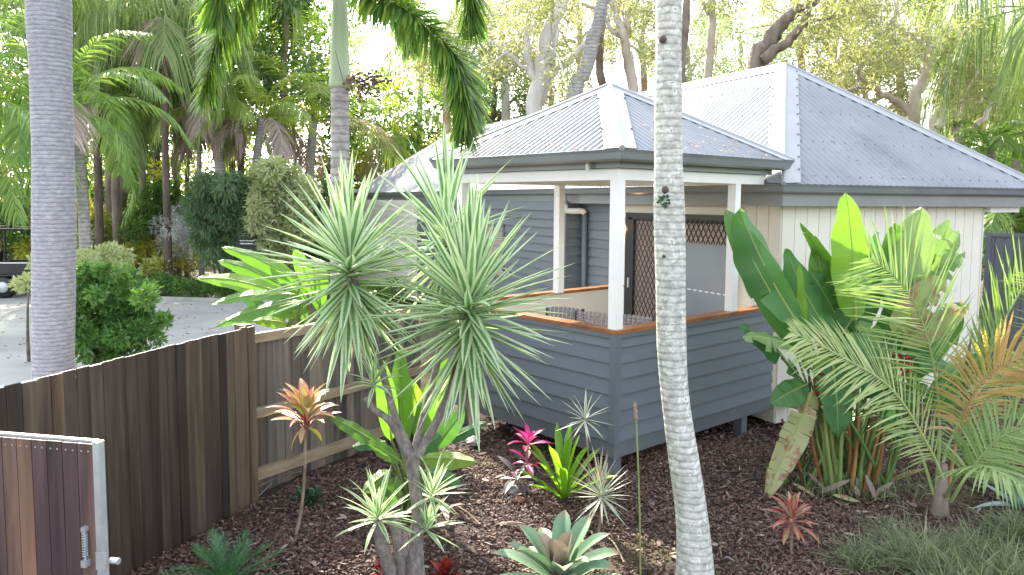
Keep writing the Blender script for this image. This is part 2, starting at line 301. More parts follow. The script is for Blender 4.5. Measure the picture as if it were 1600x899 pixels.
mt['agave'] = mat_leaf('agave_leaf', [(0, (.26, .36, .34)), (1, (.34, .44, .42))], .1, .4, 'rand', tcol=(1, 1, 1))
mt['round'] = mat_leaf('shrub_leaf', [(0, (.04, .10, .03)), (.5, (.09, .2, .05)), (.8, (.18, .31, .08)), (1, (.38, .46, .16))], .35, .35)
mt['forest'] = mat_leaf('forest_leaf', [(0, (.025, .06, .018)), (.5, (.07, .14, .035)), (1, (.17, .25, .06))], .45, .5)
mt['golden'] = mat_leaf('golden_leaf', [(0, (.16, .20, .03)), (.5, (.36, .36, .07)), (1, (.60, .5, .14))], .5, .5)  # forest leaves with the sun's golden glow put into the colour
mt['weep'] = mat_leaf('dark_weeping_leaf', [(0, (.05, .10, .05)), (.5, (.11, .19, .09)), (1, (.20, .29, .15))], .3, .5)
mt['paleb'] = mat_leaf('pale_bush_leaf', [(0, (.22, .26, .14)), (.5, (.38, .42, .24)), (1, (.54, .56, .37))], .3, .6)
mt['wisp'] = mat_leaf('grey_wispy_leaf', [(0, (.3, .33, .33)), (1, (.6, .62, .62))], .2, .6, tcol=(1, 1, 1))
mt['gum'] = mat_leaf('gum_leaf', [(0, (.11, .13, .065)), (.5, (.23, .25, .14)), (.85, (.42, .37, .24)), (1, (.54, .44, .31))], .42, .45)
mt['gumb'] = mat_leaf('bluish_gum_leaf', [(0, (.11, .17, .11)), (.5, (.23, .31, .21)), (1, (.38, .43, .3))], .4, .5)
mt['redfl'] = mat_simple('red_bract', [(.3, (.35, .015, .02)), (.7, (.6, .04, .03))], 9, .35, 0)

# ---------------------------------------------------------------- leaf geometry
def strips(mb, base, d, L, Wd, droop=.3, nseg=3, prof=None, up=None, var=None, three=False, fold=0, curl=None):
    """N thin leaves at once"""
    base = np.atleast_2d(base).astype(float); N = len(base); d = norm(np.broadcast_to(d, (N, 3)).astype(float))
    L = np.broadcast_to(L, (N,)).astype(float); Wd = np.broadcast_to(Wd, (N,)).astype(float); droop = np.broadcast_to(droop, (N,)).astype(float)
    if up is None: up = np.array([0, 0, 1.])+R.normal(0, .25, (N, 3))
    side = norm(np.cross(d, up)); t = np.linspace(0, 1, nseg+1)
    pr = prof(t) if prof else np.sin(PI*np.clip(.12+.88*t, 0, 1))**.8
    P = base[:, None]+d[:, None]*(L[:, None]*t)[..., None]; P[..., 2] -= (L*droop)[:, None]*t**2
    w = (Wd/2)[:, None]*pr[None]
    A = P-side[:, None]*w[..., None]; B = P+side[:, None]*w[..., None]
    var = R.random(N) if var is None else np.broadcast_to(var, (N,))
    if not three:
        V = np.stack([A, B], 2).reshape(N, -1, 3); k = (nseg+1)*2
        i = np.arange(nseg)*2; f = np.stack([i, i+1, i+3, i+2], -1)
        ac = np.tile([-1., 1.], (nseg+1)); al = np.repeat(t, 2)
    else:
        nrm = norm(np.cross(side, d)); M = P-nrm[:, None]*(w*fold)[..., None]
        V = np.stack([A, M, B], 2).reshape(N, -1, 3); k = (nseg+1)*3
        i = np.arange(nseg)*3; f = np.concatenate([np.stack([i, i+1, i+4, i+3], -1), np.stack([i+1, i+2, i+5, i+4], -1)])
        ac = np.tile([-1., 0, 1.], (nseg+1)); al = np.repeat(t, 3)
    Fq = (np.arange(N)[:, None, None]*k+f[None]).reshape(-1, 4)
    mb.add(V.reshape(-1, 3), Fq, np.repeat(var, k), np.tile(ac, N), np.tile(al, N)); return mb
def diamonds(mb, base, d, L, Wd, var=None):
    N = len(base); d = norm(d); up = R.normal(0, 1, (N, 3)); s = norm(np.cross(d, up))
    L = np.broadcast_to(L, (N,))[:, None]; Wd = np.broadcast_to(Wd, (N,))[:, None]
    m = base+d*L*.45
    V = np.stack([base, m-s*Wd/2, base+d*L, m+s*Wd/2], 1).reshape(-1, 3)
    Fq = np.arange(N)[:, None]*4+np.array([0, 1, 2, 3]); var = R.random(N) if var is None else var
    mb.add(V, Fq, np.repeat(var, 4), np.tile([0, -1., 0, 1.], N), np.tile([0, .4, 1., .4], N)); return mb
def cloud(mb, centres, radii, n, L, Wd, hang=0, shell=.55, flat=1):
    """leaves in clumps; denser towards each clump's shell; each clump has its own tone"""
    centres = np.atleast_2d(centres).astype(float); radii = np.broadcast_to(radii, (len(centres),)).astype(float)
    pr = radii**2; idx = R.choice(len(centres), n, p=pr/pr.sum()); tone = R.random(len(centres))
    v = norm(R.normal(0, 1, (n, 3))); rr = radii[idx]*(shell+(1-shell)*R.random(n))*R.random(n)**.25
    b = centres[idx]+v*rr[:, None]*np.array([1, 1, flat]); d = v+R.normal(0, .6, (n, 3)); d[:, 2] -= hang
    return diamonds(mb, b, d, L*(.6+.8*R.random(n)), Wd*(.7+.6*R.random(n)), np.clip(.25*R.random(n)+.45*tone[idx]+.3*R.random(n), 0, 1))
def leafmesh(name, mat, L, Wd, bend=.6, fold=.2, nseg=8, prof=None, base_w=.25, twist=0, cup=0):
    """one leaf growing along +X, up +Z, starting level and bending down by `bend` radians"""
    t = np.linspace(0, 1, nseg+1); ang = -bend*t**1.3; dx = np.cos(ang)*L/nseg; dz = np.sin(ang)*L/nseg
    X = np.concatenate([[0], np.cumsum(dx[:-1])]); Z = np.concatenate([[0], np.cumsum(dz[:-1])])
    pr = prof(t) if prof else np.where(t < .35, base_w+(1-base_w)*(t/.35)**.8, np.clip(1-((t-.35)/.65)**2.2, 0, 1))
    w = Wd/2*pr; V = []; ac = []; al = []
    for i in range(nseg+1):
        for a in (-1, -.5, 0, .5, 1):
            zz = fold*abs(a)*w[i]; tw = twist*t[i]
            V.append((X[i]-math.sin(ang[i])*zz, a*w[i]*math.cos(tw), Z[i]+math.cos(ang[i])*zz+a*w[i]*math.sin(tw))); ac.append(a); al.append(t[i])
    Fq = [[i*5+j, i*5+j+1, i*5+j+6, i*5+j+5] for i in range(nseg) for j in range(4)]
    mb = MB(); mb.add(V, Fq, None, ac, al); return mb.mesh(name, mat, True)
def aim(loc, d, roll=0, s=1, up=(0, 0, 1)):
    d = Vector([float(v) for v in d]).normalized(); u = Vector(up)
    y = u.cross(d)
    if y.length < 1e-3: y = Vector((0, 1, 0))
    y.normalize(); z = d.cross(y)
    M = Matrix((d, y, z)).transposed().to_4x4()
    return Matrix.Translation(Vector([float(v) for v in loc])) @ M @ Matrix.Rotation(roll, 4, 'X') @ Matrix.Scale(s, 4)
def put(me, M, parent, name='leaf'):
    o = link(name, me, parent); o.matrix_basis = M; return o
def rosette(parent, c, n, meshes, e0, e1, s0=.8, s1=1.05, axis=(0, 0, 1), name='leaf', jit=.12, phase=0, length_axis=0, pw=1.0):
    """leaves spiralling from the heart (elevation e0) to the outside (e1)"""
    Q = Vector((0, 0, 1)).rotation_difference(Vector(axis))
    for i in range(n):
        f = (i+.5)/n; az = phase+i*2.39996+random.uniform(-jit, jit); el = e0+(e1-e0)*f**pw+random.uniform(-jit, jit)
        d = Q @ Vector((math.cos(az)*math.cos(el), math.sin(az)*math.cos(el), math.sin(el)))
        p = Vector([float(v) for v in c]) - Q @ Vector((0, 0, length_axis*f))
        put(random.choice(meshes), aim(p, d, random.uniform(-.2, .2), random.uniform(s0, s1)), parent, name)
def rosette_mb(mb, c, n, L, Wd, e0, e1, s0=.8, s1=1.05, axis=(0, 0, 1), jit=.16, length_axis=0, bend=(.1, .5), fold=.35, prof=None):
    """the same, its leaves joined (the crowded skirt under a head)"""
    Q = Vector((0, 0, 1)).rotation_difference(Vector(axis)); t = np.linspace(0, 1, 7); ph = random.random()*6
    for i in range(n):
        f = (i+.5)/n; az = ph+i*2.39996+random.uniform(-jit, jit); el = e0+(e1-e0)*f+random.uniform(-jit, jit)
        d = Q @ Vector((math.cos(az)*math.cos(el), math.sin(az)*math.cos(el), math.sin(el))); p = Vector([float(v) for v in c])-Q @ Vector((0, 0, length_axis*f))
        s_ = random.uniform(s0, s1); b_ = random.uniform(*bend); ang = -b_*t**1.3; X = np.concatenate([[0], np.cumsum(np.cos(ang)[:-1])])*L*s_/6; Z = np.concatenate([[0], np.cumsum(np.sin(ang)[:-1])])*L*s_/6
        w = Wd/2*s_*prof(t); V = []; ac = []
        for k in range(7):
            for a in (-1, -.5, 0, .5, 1): V.append((X[k], a*w[k], Z[k]+fold*abs(a)*w[k])); ac.append(a)
        M = np.array(aim(p, d, random.uniform(-.2, .2))); V = np.array(V)@M[:3, :3].T+M[:3, 3]
        mb.add(V, [[q*5+j, q*5+j+1, q*5+j+6, q*5+j+5] for q in range(6) for j in range(4)], random.random(), ac, np.repeat(t, 5))
def blade(name, mat, P0, P1, Wd, nrm=(0, -1, .3), sag=.12, fold=.15, n=18, tear=0, parent=None, droop_tip=0, prof=None, wave=.04, stalk=None, lobes=0):
    """one big paddle leaf from P0 to P1, cupped, with torn bands where `tear` > 0"""
    P0 = np.array(P0, float); P1 = np.array(P1, float); nn = norm(np.array(nrm, float)); L = np.linalg.norm(P1-P0)
    mid = (P0+P1)/2+nn*sag*L; t = np.linspace(0, 1, n+1)
    C = (1-t)[:, None]**2*P0+2*(t*(1-t))[:, None]*mid+t[:, None]**2*P1
    C[:, 2] -= droop_tip*L*np.clip(t-.5, 0, 1)**2*2
    T = norm(np.gradient(C, axis=0)); Sd = norm(np.cross(T, nn)); Nn = np.cross(Sd, T)
    pr = (prof(t) if prof else np.sin(PI*t**.82)**.55*np.clip(1.15-.25*t, 0, 1)); pr[0] = .03; pr[-1] = 0.02
    w = Wd/2*pr; V = []; Fq = []; ac = []; al = []; k = 0
    for side in (-1, 1):
        dr = R.normal(0, .1); ph = R.random()*6
        for i in range(n):
            if tear and R.random() < tear: dr = R.normal(0, .35)-.35*abs(R.normal())*tear; gap = .25*R.random()
            else: gap = 0
            for j, (q, ti) in enumerate(((i, t[i]), (i+1, t[i+1]))):
                for a in (0, .5, 1):
                    off = w[q]*a; lift = -fold*off+dr*off*a+wave*Wd*math.sin(ti*22+ph)*a
                    g = (gap*L/n*a if j == 0 else 0)
                    V.append(C[q]+Sd[q]*side*off*math.cos(min(1.2, abs(dr)*a))+Nn[q]*lift+T[q]*g); ac.append(side*a); al.append(ti)
            Fq += [[k, k+1, k+4, k+3], [k+1, k+2, k+5, k+4]] if side > 0 else [[k, k+3, k+4, k+1], [k+1, k+4, k+5, k+2]]; k += 6
    mb = MB(); mb.add(V, Fq, None, ac, al)
    rr = np.linspace(.012, .003, n+1)*(Wd/.3)**.5; mb.tube(C-Nn*.004, rr, 5, False, .9)
    o = mb.build(name, mat, parent, True); o.data.materials[0] = mat
    return o
def frond_mb(mb, path, n, Lf, Wl, droop=.4, ang=.9, plane_up=(0, 0, 1), spread=0, start=.15, bushy=False, rr=.02, nseg=3, k=10, vdown=.0, shape=None, stiff=None, side=0, var=None):
    """a feather palm leaf: midrib along path and n leaflets on each side"""
    P = smoothpath(path, k); rad_ = np.linspace(rr, rr*.25, len(P)); mb.tube(P, rad_, 5, False, .85)
    s = np.linspace(start, 1, n); ii = s*(len(P)-1); i0 = np.clip(ii.astype(int), 0, len(P)-2); fr = (ii-i0)[:, None]
    B = P[i0]*(1-fr)+P[i0+1]*fr; T = norm(P[i0+1]-P[i0]); up = norm(np.array(plane_up, float)); Sd = norm(np.cross(T, up)); Un = np.cross(Sd, T)
    pl = shape(s) if shape else np.sin(PI*np.clip((s-start)/(1-start)*.85+.15, 0, 1))**.6*.85+.15
    for sgn in ((-1, 1) if not side else (side,)):
        m = 1 if not bushy else 4
        for q in range(m):
            a = ang*(1-.45*s[:, None])+R.normal(0, .07, (n, 1))
            lift = vdown+R.normal(0, .08, (n, 1)) if not bushy else (np.array([.9, .3, -.3, -.9])[q]+R.normal(0, .2, (n, 1)))
            d = T*np.cos(a)+(Sd*sgn*np.cos(lift)+Un*np.sin(lift))*np.sin(a)
            strips(mb, B+R.normal(0, .004, (n, 3)), d, Lf*pl*(.9+.2*R.random(n)), Wl*(.8+.4*R.random(n)), droop*(.7+.6*R.random(n)), nseg, up=Un+R.normal(0, .2, (n, 3)), var=var)
    return mb

# ================================================================= THE SETTING
def sheet(name, pts, z, mat, kind='structure', noise_=0, n=1):
    V = [(x, y, z) for x, y in pts]; me = bpy.data.meshes.new(name); me.from_pydata(V, [], [list(range(len(V)))]); me.materials.append(mt[mat])
    o = link(name, me); o['kind'] = kind; return o
sheet('ground', [(-400, -60), (400, -60), (400, 500), (-400, 500)], -.06, 'ground')
# garden bed: a gently uneven sheet
gx, gy = np.meshgrid(np.linspace(-6, 14, 110), np.linspace(-1, 17, 100))
def gz(x, y): return .035*np.sin(x*1.7+.6*y)+.03*np.sin(y*2.1-x)+.012*np.sin(5*x)*np.sin(4.3*y)
def fence_x(y): return -2.267+(y-6.632)*.3485          # the left fence line
GZ = gz(gx, gy)-.01; GV = np.stack([gx, gy, GZ], -1).reshape(-1, 3); nx = 110; ny = 100
i = np.arange(ny-1)[:, None]*nx+np.arange(nx-1)[None]; GF = np.stack([i, i+1, i+nx+1, i+nx], -1).reshape(-1, 4)
cx_, cy_ = GV[GF].mean(1)[:, 0], GV[GF].mean(1)[:, 1]
keep = (cx_ > fence_x(cy_)-.15) & ((cy_ < 6.9) | (cx_ > -2.35+(cy_-6.9)*.72-.3))
o = link('garden_bed', mesh_np('garden_bed', GV, GF[keep], mt['soil'], None, True)); o['kind'] = 'structure'
sheet('road', [(-60, 4), (-3.4, 4), (-3.1, 9), (-3.4, 12.5), (-5.0, 17.0), (-5.5, 19.6), (-10.4, 20.4), (-14, 22.3), (-60, 24)], -.045, 'road')
kb = MB(); kp = [(-5.4, 19.75), (-10.4, 20.55), (-14, 22.45), (-30, 23.4)]
for a, b in zip(kp[:-1], kp[1:]): kb.bar((*a, -.02), (*b, -.02), .14, .12)
o = kb.build('kerb', mt['roadpatch']); o['kind'] = 'structure'

# mulch chips: real little chips over the bed
def chips(n, x0, x1, y0, y1, smin, smax):
    x = R.uniform(x0, x1, n); y = R.uniform(y0, y1, n)
    k = (x > fence_x(y)+.03) & ((y < 6.9) | (x > -2.28+(y-6.9)*.72+.05)) & (np.abs(x) < y*.72+.2) & (R.random(n) < np.clip(.9+.5*np.sin(1.9*x+.8*y+1)*np.sin(2.3*y-1.1*x), .12, 1)); x = x[k]; y = y[k]; n = len(x)
    z = gz(x, y)+R.uniform(-.004, .022, n); L = R.uniform(smin, smax, n); w = L*R.uniform(.25, .6, n); th_ = L*.12
    a = R.uniform(0, 2*PI, n); tl = R.normal(0, .35, n); t2 = R.normal(0, .3, n)
    e1 = np.stack([np.cos(a)*np.cos(tl), np.sin(a)*np.cos(tl), np.sin(tl)], -1); e2 = norm(np.stack([-np.sin(a), np.cos(a), t2], -1)); e3 = np.cross(e1, e2)
    c = np.stack([x, y, z], -1); V = []
    for h, sc in ((-1, 1), (1, .8)):
        for p, q in ((-1, -.7), (.8, -1), (1, .6), (-.7, 1)):
            V.append(c+e1*(L*p*sc/2)[:, None]+e2*(w*q*sc/2)[:, None]+e3*(th_*h)[:, None])
    V = np.stack(V, 1).reshape(-1, 3); f = np.array([[4, 5, 6, 7], [0, 1, 5, 4], [1, 2, 6, 5], [2, 3, 7, 6], [3, 0, 4, 7]])
    Fq = (np.arange(n)[:, None, None]*8+f).reshape(-1, 4); var = np.repeat(np.clip(R.beta(1.6, 2.2, n), 0, 1), 8)
    return V, Fq, var
mbm = MB()
for a in ((90000, -3.2, 6, 4.2, 8.2, .012, .045), (26000, -3, 9, 7.5, 13, .03, .06)):
    V, Fq, var = chips(*a); mbm.add(V, Fq, var)
tag(mbm.build('mulch', mt['mulch']), 'reddish brown bark mulch spread over the garden bed', 'mulch', kind='stuff')

# ---------------------------------------------------------------- the cottage
C0 = np.array([.988, 7.195]); TH = .7144; K0 = np.array([3.193, 9.10]); T2 = rad(26.2)
FP = Matrix.Translation((C0[0], C0[1], 0)) @ Matrix.Rotation(TH, 4, 'Z')      # veranda frame: x along its right face, y along its left face
FM = Matrix.Translation((K0[0], K0[1], 0)) @ Matrix.Rotation(T2, 4, 'Z')      # main house frame
def fp(M, x, y, z): return np.array(M @ Vector((x, y, z)))
cot = empty('cottage', (*C0, 0), 'grey weatherboard cottage with corrugated hip roof and timber railed veranda', 'cottage')
def bx(name, mat, M, *b, parent=cot):
    return MB().box(*b, M).build(name, mt[mat], parent)
def wboard(M, face, a0, a1, z, h, parent, mat='board', off=0):
    """a weatherboard: thick at its lower edge, thin where the next one laps it. face 'x' looks to -x, 'y' to -y"""
    o0, o1 = off-.031, off-.006; v = []
    for zz, oo in ((z, o0), (z+h-.003, o1)):
        for a in (a0, a1):
            for q in (off+.0, oo): v.append((q, a, zz) if face == 'x' else (a, q, zz))
    v = [fp(M, *p) for p in v]
    Fq = [[0, 1, 3, 2], [4, 6, 7, 5], [0, 4, 5, 1], [2, 3, 7, 6], [1, 5, 7, 3], [0, 2, 6, 4]]
    return MB().add(v, Fq).build('weatherboard', mt[mat], parent)
def sweep(name, mat, M, poly, prof, parent=cot):
    """profile (outward, z) carried round a closed convex plan polygon with mitred corners"""
    poly = np.array(poly, float); n = len(poly); e = norm(np.roll(poly, -1, 0)-poly); nr = np.stack([e[:, 1], -e[:, 0]], -1)
    mb = MB(); ring = []
    for i in range(n):
        a, b = nr[i-1], nr[i]; m = (a+b)/(1+a@b); ring.append([fp(M, *(poly[i]+m*o_), z_) for o_, z_ in prof])
    k = len(prof); V = np.array(ring).reshape(-1, 3)
    Fq = [[i*k+j, ((i+1) % n)*k+j, ((i+1) % n)*k+(j+1) % k, i*k+(j+1) % k] for i in range(n) for j in range(k)]
    return mb.add(V, Fq).build(name, mt[mat], parent)
GUT = lambda z: [(0, z-.005), (0, z-.095), (.05, z-.105), (.085, z-.085), (.105, z-.03), (.125, z), (.112, z+.004), (.09, z-.03), (.03, z-.03)]
# -- roofs
def roofplane(M, e0, e1, run, rise, name, parent, pitch=.076, amp=.0085, mat='roof'):
    """corrugated sheet from the eave e0-e1 up to where the 45 degree hips or the ridge cut it"""
    e0 = np.array(e0, float); e1 = np.array(e1, float); L = np.linalg.norm(e1[:2]-e0[:2]); E = (e1-e0)/L; N = np.array([-E[1], E[0], 0])
    if run < 0: N = -N; run = -run
    nn = int(L/pitch*6); s = np.linspace(0, L, nn+1); m = np.minimum(run, np.minimum(s, L-s)); z = amp*(pitch/.076)*np.sin(s/pitch*2*PI)
    A = e0+E*s[:, None]; A[:, 2] += z; B = e0+E*s[:, None]+N*m[:, None]; B[:, 2] += m/run*rise+z if True else 0
    V = np.array([fp(M, *p) for p in np.concatenate([A, B])]); i = np.arange(nn); Fq = np.stack([i, i+1, nn+2+i, nn+1+i], -1)
    return MB().add(V, Fq).build(name, mt[mat], parent, True)
def cap(M, a, b, n1, n2, w, name='hip_capping', r=.028, lift=.018):
    """folded flashing down a hip or along a ridge: two flat wings and a roll"""
    a = np.array(a, float); b = np.array(b, float); T = norm(b-a); mb = MB()
    for nv in (n1, n2):
        nv = norm(np.array(nv, float)); wv = np.cross(T, nv); wv = norm(wv)
        if (wv @ np.array([0, 0, 1.])) > 0: wv = -wv
        p = [a+nv*lift, b+nv*lift, b+nv*lift*.8+wv*w-T*(w*.9 if 'hip' in name else 0), a+nv*lift*.8+wv*w+T*(w*.95 if 'hip' in name else 0)]; q = [x-nv*.006 for x in p]; V = [fp(M, *x) for x in p+q]
        mb.add(V, [[0, 1, 2, 3], [4, 7, 6, 5], [3, 2, 6, 7], [0, 3, 7, 4], [1, 5, 6, 2]])
    mb.tube([fp(M, *(a+np.array([0, 0, .012]))), fp(M, *(b+np.array([0, 0, .012])))], r, 8)
    return mb.build(name, mt['cap'], cot)
def roof(M, x0, x1, y0, y1, z0, rise, capw, nm, ribs):
    rf = MB(); W_ = min(x1-x0, y1-y0); run = W_/2
    cs = [(x0, y0), (x1, y0), (x1, y1), (x0, y1)]
    first = None
    for i in range(4):
        a, b = cs[i], cs[(i+1) % 4]; o = roofplane(M, (*a, z0), (*b, z0), run, rise, 'roof_sheet', cot if first is None or True else first, ribs)
    k = rise/run; cxm, cym = (x0+x1)/2, (y0+y1)/2
    r0 = (cxm, y0+run, z0+rise); r1 = (cxm, y1-run, z0+rise)
    Nx0, Nx1, Ny0, Ny1 = (-k, 0, 1), (k, 0, 1), (0, -k, 1), (0, k, 1)
    cap(M, (x0, y0, z0), r0, Nx0, Ny0, capw); cap(M, (x1, y0, z0), r0, Nx1, Ny0, capw)
    cap(M, (x0, y1, z0), r1, Nx0, Ny1, capw); cap(M, (x1, y1, z0), r1, Nx1, Ny1, capw)
    if r1[1]-r0[1] > .05: cap(M, r0, r1, Nx0, Nx1, capw, 'ridge_capping')
roof(FM, -.38, 4.66, -.38, 18.4, 2.875, 1.90, .20, 'main', .115)
roof(FP, -.25, 2.72, -.25, 2.72, 3.135, .86, .15, 'veranda', .09)
# screws on the wings and the sheets
scr = MB()
for k in range(1, 12):
    for nm, (sx, sy) in (('a', (.13, -.0)), ('b', (0, .13))):
        t = k/12; x = -.38+2.52*t; y = -.38+2.52*t; z = 2.875+1.9*t
        px_, py_ = (x, y+.24) if nm == 'a' else (x+.24, y)
        scr.box(px_-.009, px_+.009, py_-.009, py_+.009, z+.012, z+.034, FM)
for r_ in range(4):
    rr_ = .12+.62*r_; z = 2.875+rr_*1.9/2.52
    for q in np.arange(-.38+rr_+.3, 4.66-rr_-.25, .19): scr.box(q-.005, q+.005, -.38+rr_-.005, -.38+rr_+.005, z+.005, z+.020, FM)
    for q in np.arange(-.38+rr_+.3, 8, .255): scr.box(-.38+rr_-.005, -.38+rr_+.005, q-.005, q+.005, z+.005, z+.020, FM)
for t in (.25, .75):
    for (a, b) in ((.2, 0), (0, .2)): x = -.25+1.485*t+a; y = -.25+1.485*t+b; z = 3.135+.86*t; scr.box(x-.009, x+.009, y-.009, y+.009, z+.01, z+.03, FP)
tag(scr.build('roof_screws', mt['screw'], cot), kind='stuff')
# -- gutters, fascias, soffits
sq = lambda a, b: [(a, a), (b, a), (b, b), (a, b)]
sweep('gutter', 'gutter', FP, sq(-.13, 2.60), GUT(3.14)); sweep('gutter', 'gutter', FM, [(-.26, -.26), (4.54, -.26), (4.54, 18.3), (-.26, 18.3)], GUT(2.88))
sweep('fascia', 'gutter', FP, sq(-.03, 2.54), [(0, 2.985), (.03, 2.985), (.03, 3.12), (0, 3.12)])
sweep('fascia', 'gutter', FM, [(-.2, -.2), (4.48, -.2), (4.48, 18.24), (-.2, 18.24)], [(0, 2.63), (.04, 2.63), (.04, 2.80), (0, 2.80)])
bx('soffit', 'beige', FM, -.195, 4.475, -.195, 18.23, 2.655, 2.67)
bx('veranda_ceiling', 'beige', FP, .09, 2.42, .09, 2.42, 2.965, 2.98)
# veranda beams (a mitred ring) and posts
sweep('veranda_beam', 'white', FP, sq(.09, 2.42), [(0, 2.874), (.09, 2.874), (.09, 2.981), (0, 2.981)])
for x, y in ((.045, .045), (.045, 2.455), (1.95, .045), (1.60, 2.455)):
    bx('veranda_post', 'white', FP, x-.04 if x < 1 else x, x+.06 if x < 1 else x+.1, y-.04, y+.06, 1.455, 2.874)
# vent pipe stub on the fascia
MB().tube([fp(FP, -.10, .30, 2.965), fp(FP, -.10, .30, 3.05)], .022, 10).build('overflow_pipe', mt['pvc'], cot)
# -- balustrade: three walls, each with its boards, lining, rail
zb, zt, bh = .37, 1.42, .1525
def balus(face, a0, a1, off, outer=True):
    if face == 'x': core = bx('balustrade_wall', 'cream', FP, off+.0, off+.09, a0, a1, zb, zt)
    else: core = bx('balustrade_wall', 'cream', FP, a0, a1, off+.0, off+.09, zb, zt)
    if outer:
        for i in range(7): wboard(FP, face, .044, a1, zb+i*bh, min(bh, zt-zb-i*bh), core, off=off)
    return core
b1 = balus('x', 0, 2.66, 0); b2 = balus('y', .091, 2.80, 0)
b3 = bx('balustrade_wall', 'cream', FP, .09, 3.1, 2.58, 2.66, zb, zt)
bx('corner_stop', 'board', FP, -.038, .0, -.038, .043, zb-.012, zt); bx('corner_stop', 'board', FP, .0, .043, -.038, -.0, zb-.012, zt)
for m_, bb in ((0, (-.045, .125, -.045, 2.72)), ):
    bx('handrail', 'rail', FP, *bb, zt, zt+.036)
bx('handrail', 'rail', FP, .1255, 2.80, -.045, .125, zt, zt+.036); bx('handrail', 'rail', FP, .1255, 3.1, 2.545, 2.70, zt, zt+.036)
bx('rail_mould', 'boarddk', FP, -.041, 0, .043, 2.66, zt-.045, zt-.001); bx('rail_mould', 'boarddk', FP, .043, 2.80, -.041, 0, zt-.045, zt-.001)
bx('bearer', 'boarddk', FP, -.012, .06, -.012, 2.66, zb-.16, zb-.001); bx('bearer', 'boarddk', FP, .0605, 2.80, -.012, .06, zb-.16, zb-.001)
bx('veranda_floor', 'floorw', FP, .061, 3.2, .061, 2.6, .33, .365)
for x, y in ((.02, .02), (2.25, .03), (.03, 2.4), (1.2, 1.3), (2.2, 2.4)): bx('stump', 'boarddk', FP, x, x+.11, y, y+.11, -.1, zb-.162 if (x < .1 or y < .1) else .33)
# -- main walls
wallA = bx('side_wall', 'cream', FM, .0, .12, .1, 4.55, .0, 2.66)          # door wall
wallB = bx('end_wall', 'cream', FM, .0, 3.77, .0, .1, .0, 2.66)            # right hand wall
wallC = bx('side_wall', 'board', FM, -.29, .0, 4.55, 12.2, .0, 2.66)       # grey block
wallD = bx('side_wall', 'cream', FM, -.29, .0, 12.21, 18.1, .0, 2.66)
bx('back_wall', 'cream', FM, 3.65, 3.77, .105, 18.1, .0, 2.66); bx('end_wall', 'cream', FM, -.28, 3.64, 18.0, 18.1, .0, 2.65)
pw = 3.77/19
for i in range(19):                                        # vertical boards with real joints
    bx('cladding_board', 'cream', FM, i*pw+.004, (i+1)*pw-.004, -.014, 0, .02, 2.63, parent=wallB)
for i in range(3): bx('cladding_board', 'cream', FM, -.014, 0, .002+i*pw, (i+1)*pw-.008, .02, 2.63, parent=wallA)
bx('corner_stop', 'cream', FM, 3.7705, 3.80, -.02, .04, .02, 2.63)
n_ = 17
for i in range(n_): wboard(FM, 'x', 4.60, 12.2, .1+i*.15, .15, wallC, off=-.29)
for i in range(n_): wboard(FM, 'x', 3.36, 4.545, .1+i*.15, .15, wallA, off=0)
for i in range(n_): wboard(FM, 'y', -.285, -.03, .1+i*.15, .15, wallC, off=4.55)
for i in range(n_): wboard(FM, 'x', 12.3, 18.1, .1+i*.15, .15, wallD, 'cream', off=-.29)
bx('corner_stop', 'boarddk', FM, -.325, -.2905, 4.52, 4.60, .1, 2.63)
# door joinery
dw = bx('door_surround', 'cream', FM, -.03, 0, .62, 3.35, 2.50, 2.60); bx('door_surround', 'cream', FM, -.03, 0, 3.16, 3.35, .3, 2.499)
y0, y1, z0, z1 = .70, 3.15, .37, 2.498
dr = bx('sliding_door', 'black', FM, -.02, -.001, y0, y1, z0, z1)
bx('door_frame', 'black', FM, -.05, -.021, y0, y1, z1-.07, z1, parent=dr)
for a, b in ((y0, y0+.06), (1.84, 1.95), (y1-.08, y1)): bx('door_frame', 'black', FM, -.055, -.021, a, b, z0, z1-.071, parent=dr)
bx('door_frame', 'black', FM, -.075, -.056, 2.90, 3.07, z0, z1-.1, parent=dr)
bx('door_glass', 'curtain', FM, -.026, -.021, 1.951, 3.069, z0+.1, z1-.12, parent=dr)
bx('frosted_panel', 'frost', FM, -.032, -.021, y0+.061, 1.83, z0+.05, 2.10, parent=dr)
bx('door_glass', 'curtain', FM, -.030, -.021, y0+.15, 1.83, 2.105, z1-.12, parent=dr)
for i in range(7): MB().box(-.036, -.033, .86+i*.12, .86+i*.12+.07, 1.46, 1.475, FM).build('safety_sticker', mt['white'], dr)
def screen(ya, yb, za, zb_, x, pitch=.10):
    mb = MB(); w = yb-ya; h = zb_-za; k = 1.55
    for sgn in (1, -1):
        for c in np.arange(-h/k-w, w+h/k, pitch):
            pts = []                                          # line y = c + z/k clipped to the pane
            zs = np.array([0, h]); ys = c+zs/k
            if sgn < 0: ys = w-ys
            a = np.array([ys[0], 0.]); b = np.array([ys[1], h]); d = b-a; t0, t1 = 0, 1
            if abs(d[0]) > 1e-9:
                ta, tb = sorted(((0-a[0])/d[0], (w-a[0])/d[0])); t0 = max(t0, ta); t1 = min(t1, tb)
            if t1 <= t0+.01: continue
            p = a+d*t0; q = a+d*t1
            mb.bar(fp(FM, x+(.003 if sgn > 0 else 0), ya+p[0], za+p[1]), fp(FM, x+(.003 if sgn > 0 else 0), ya+q[0], za+q[1]), .009)
    return mb
screen(1.951, 2.90, z0+.03, z1-.1, -.06).build('security_screen', mt['black'], dr)
screen(y0+.07, 1.83, 2.115, z1-.08, -.04).build('security_screen', mt['black'], dr)
bx('door_handle', 'steel', FM, -.10, -.076, 2.98, 3.01, 1.35, 1.50, parent=dr)
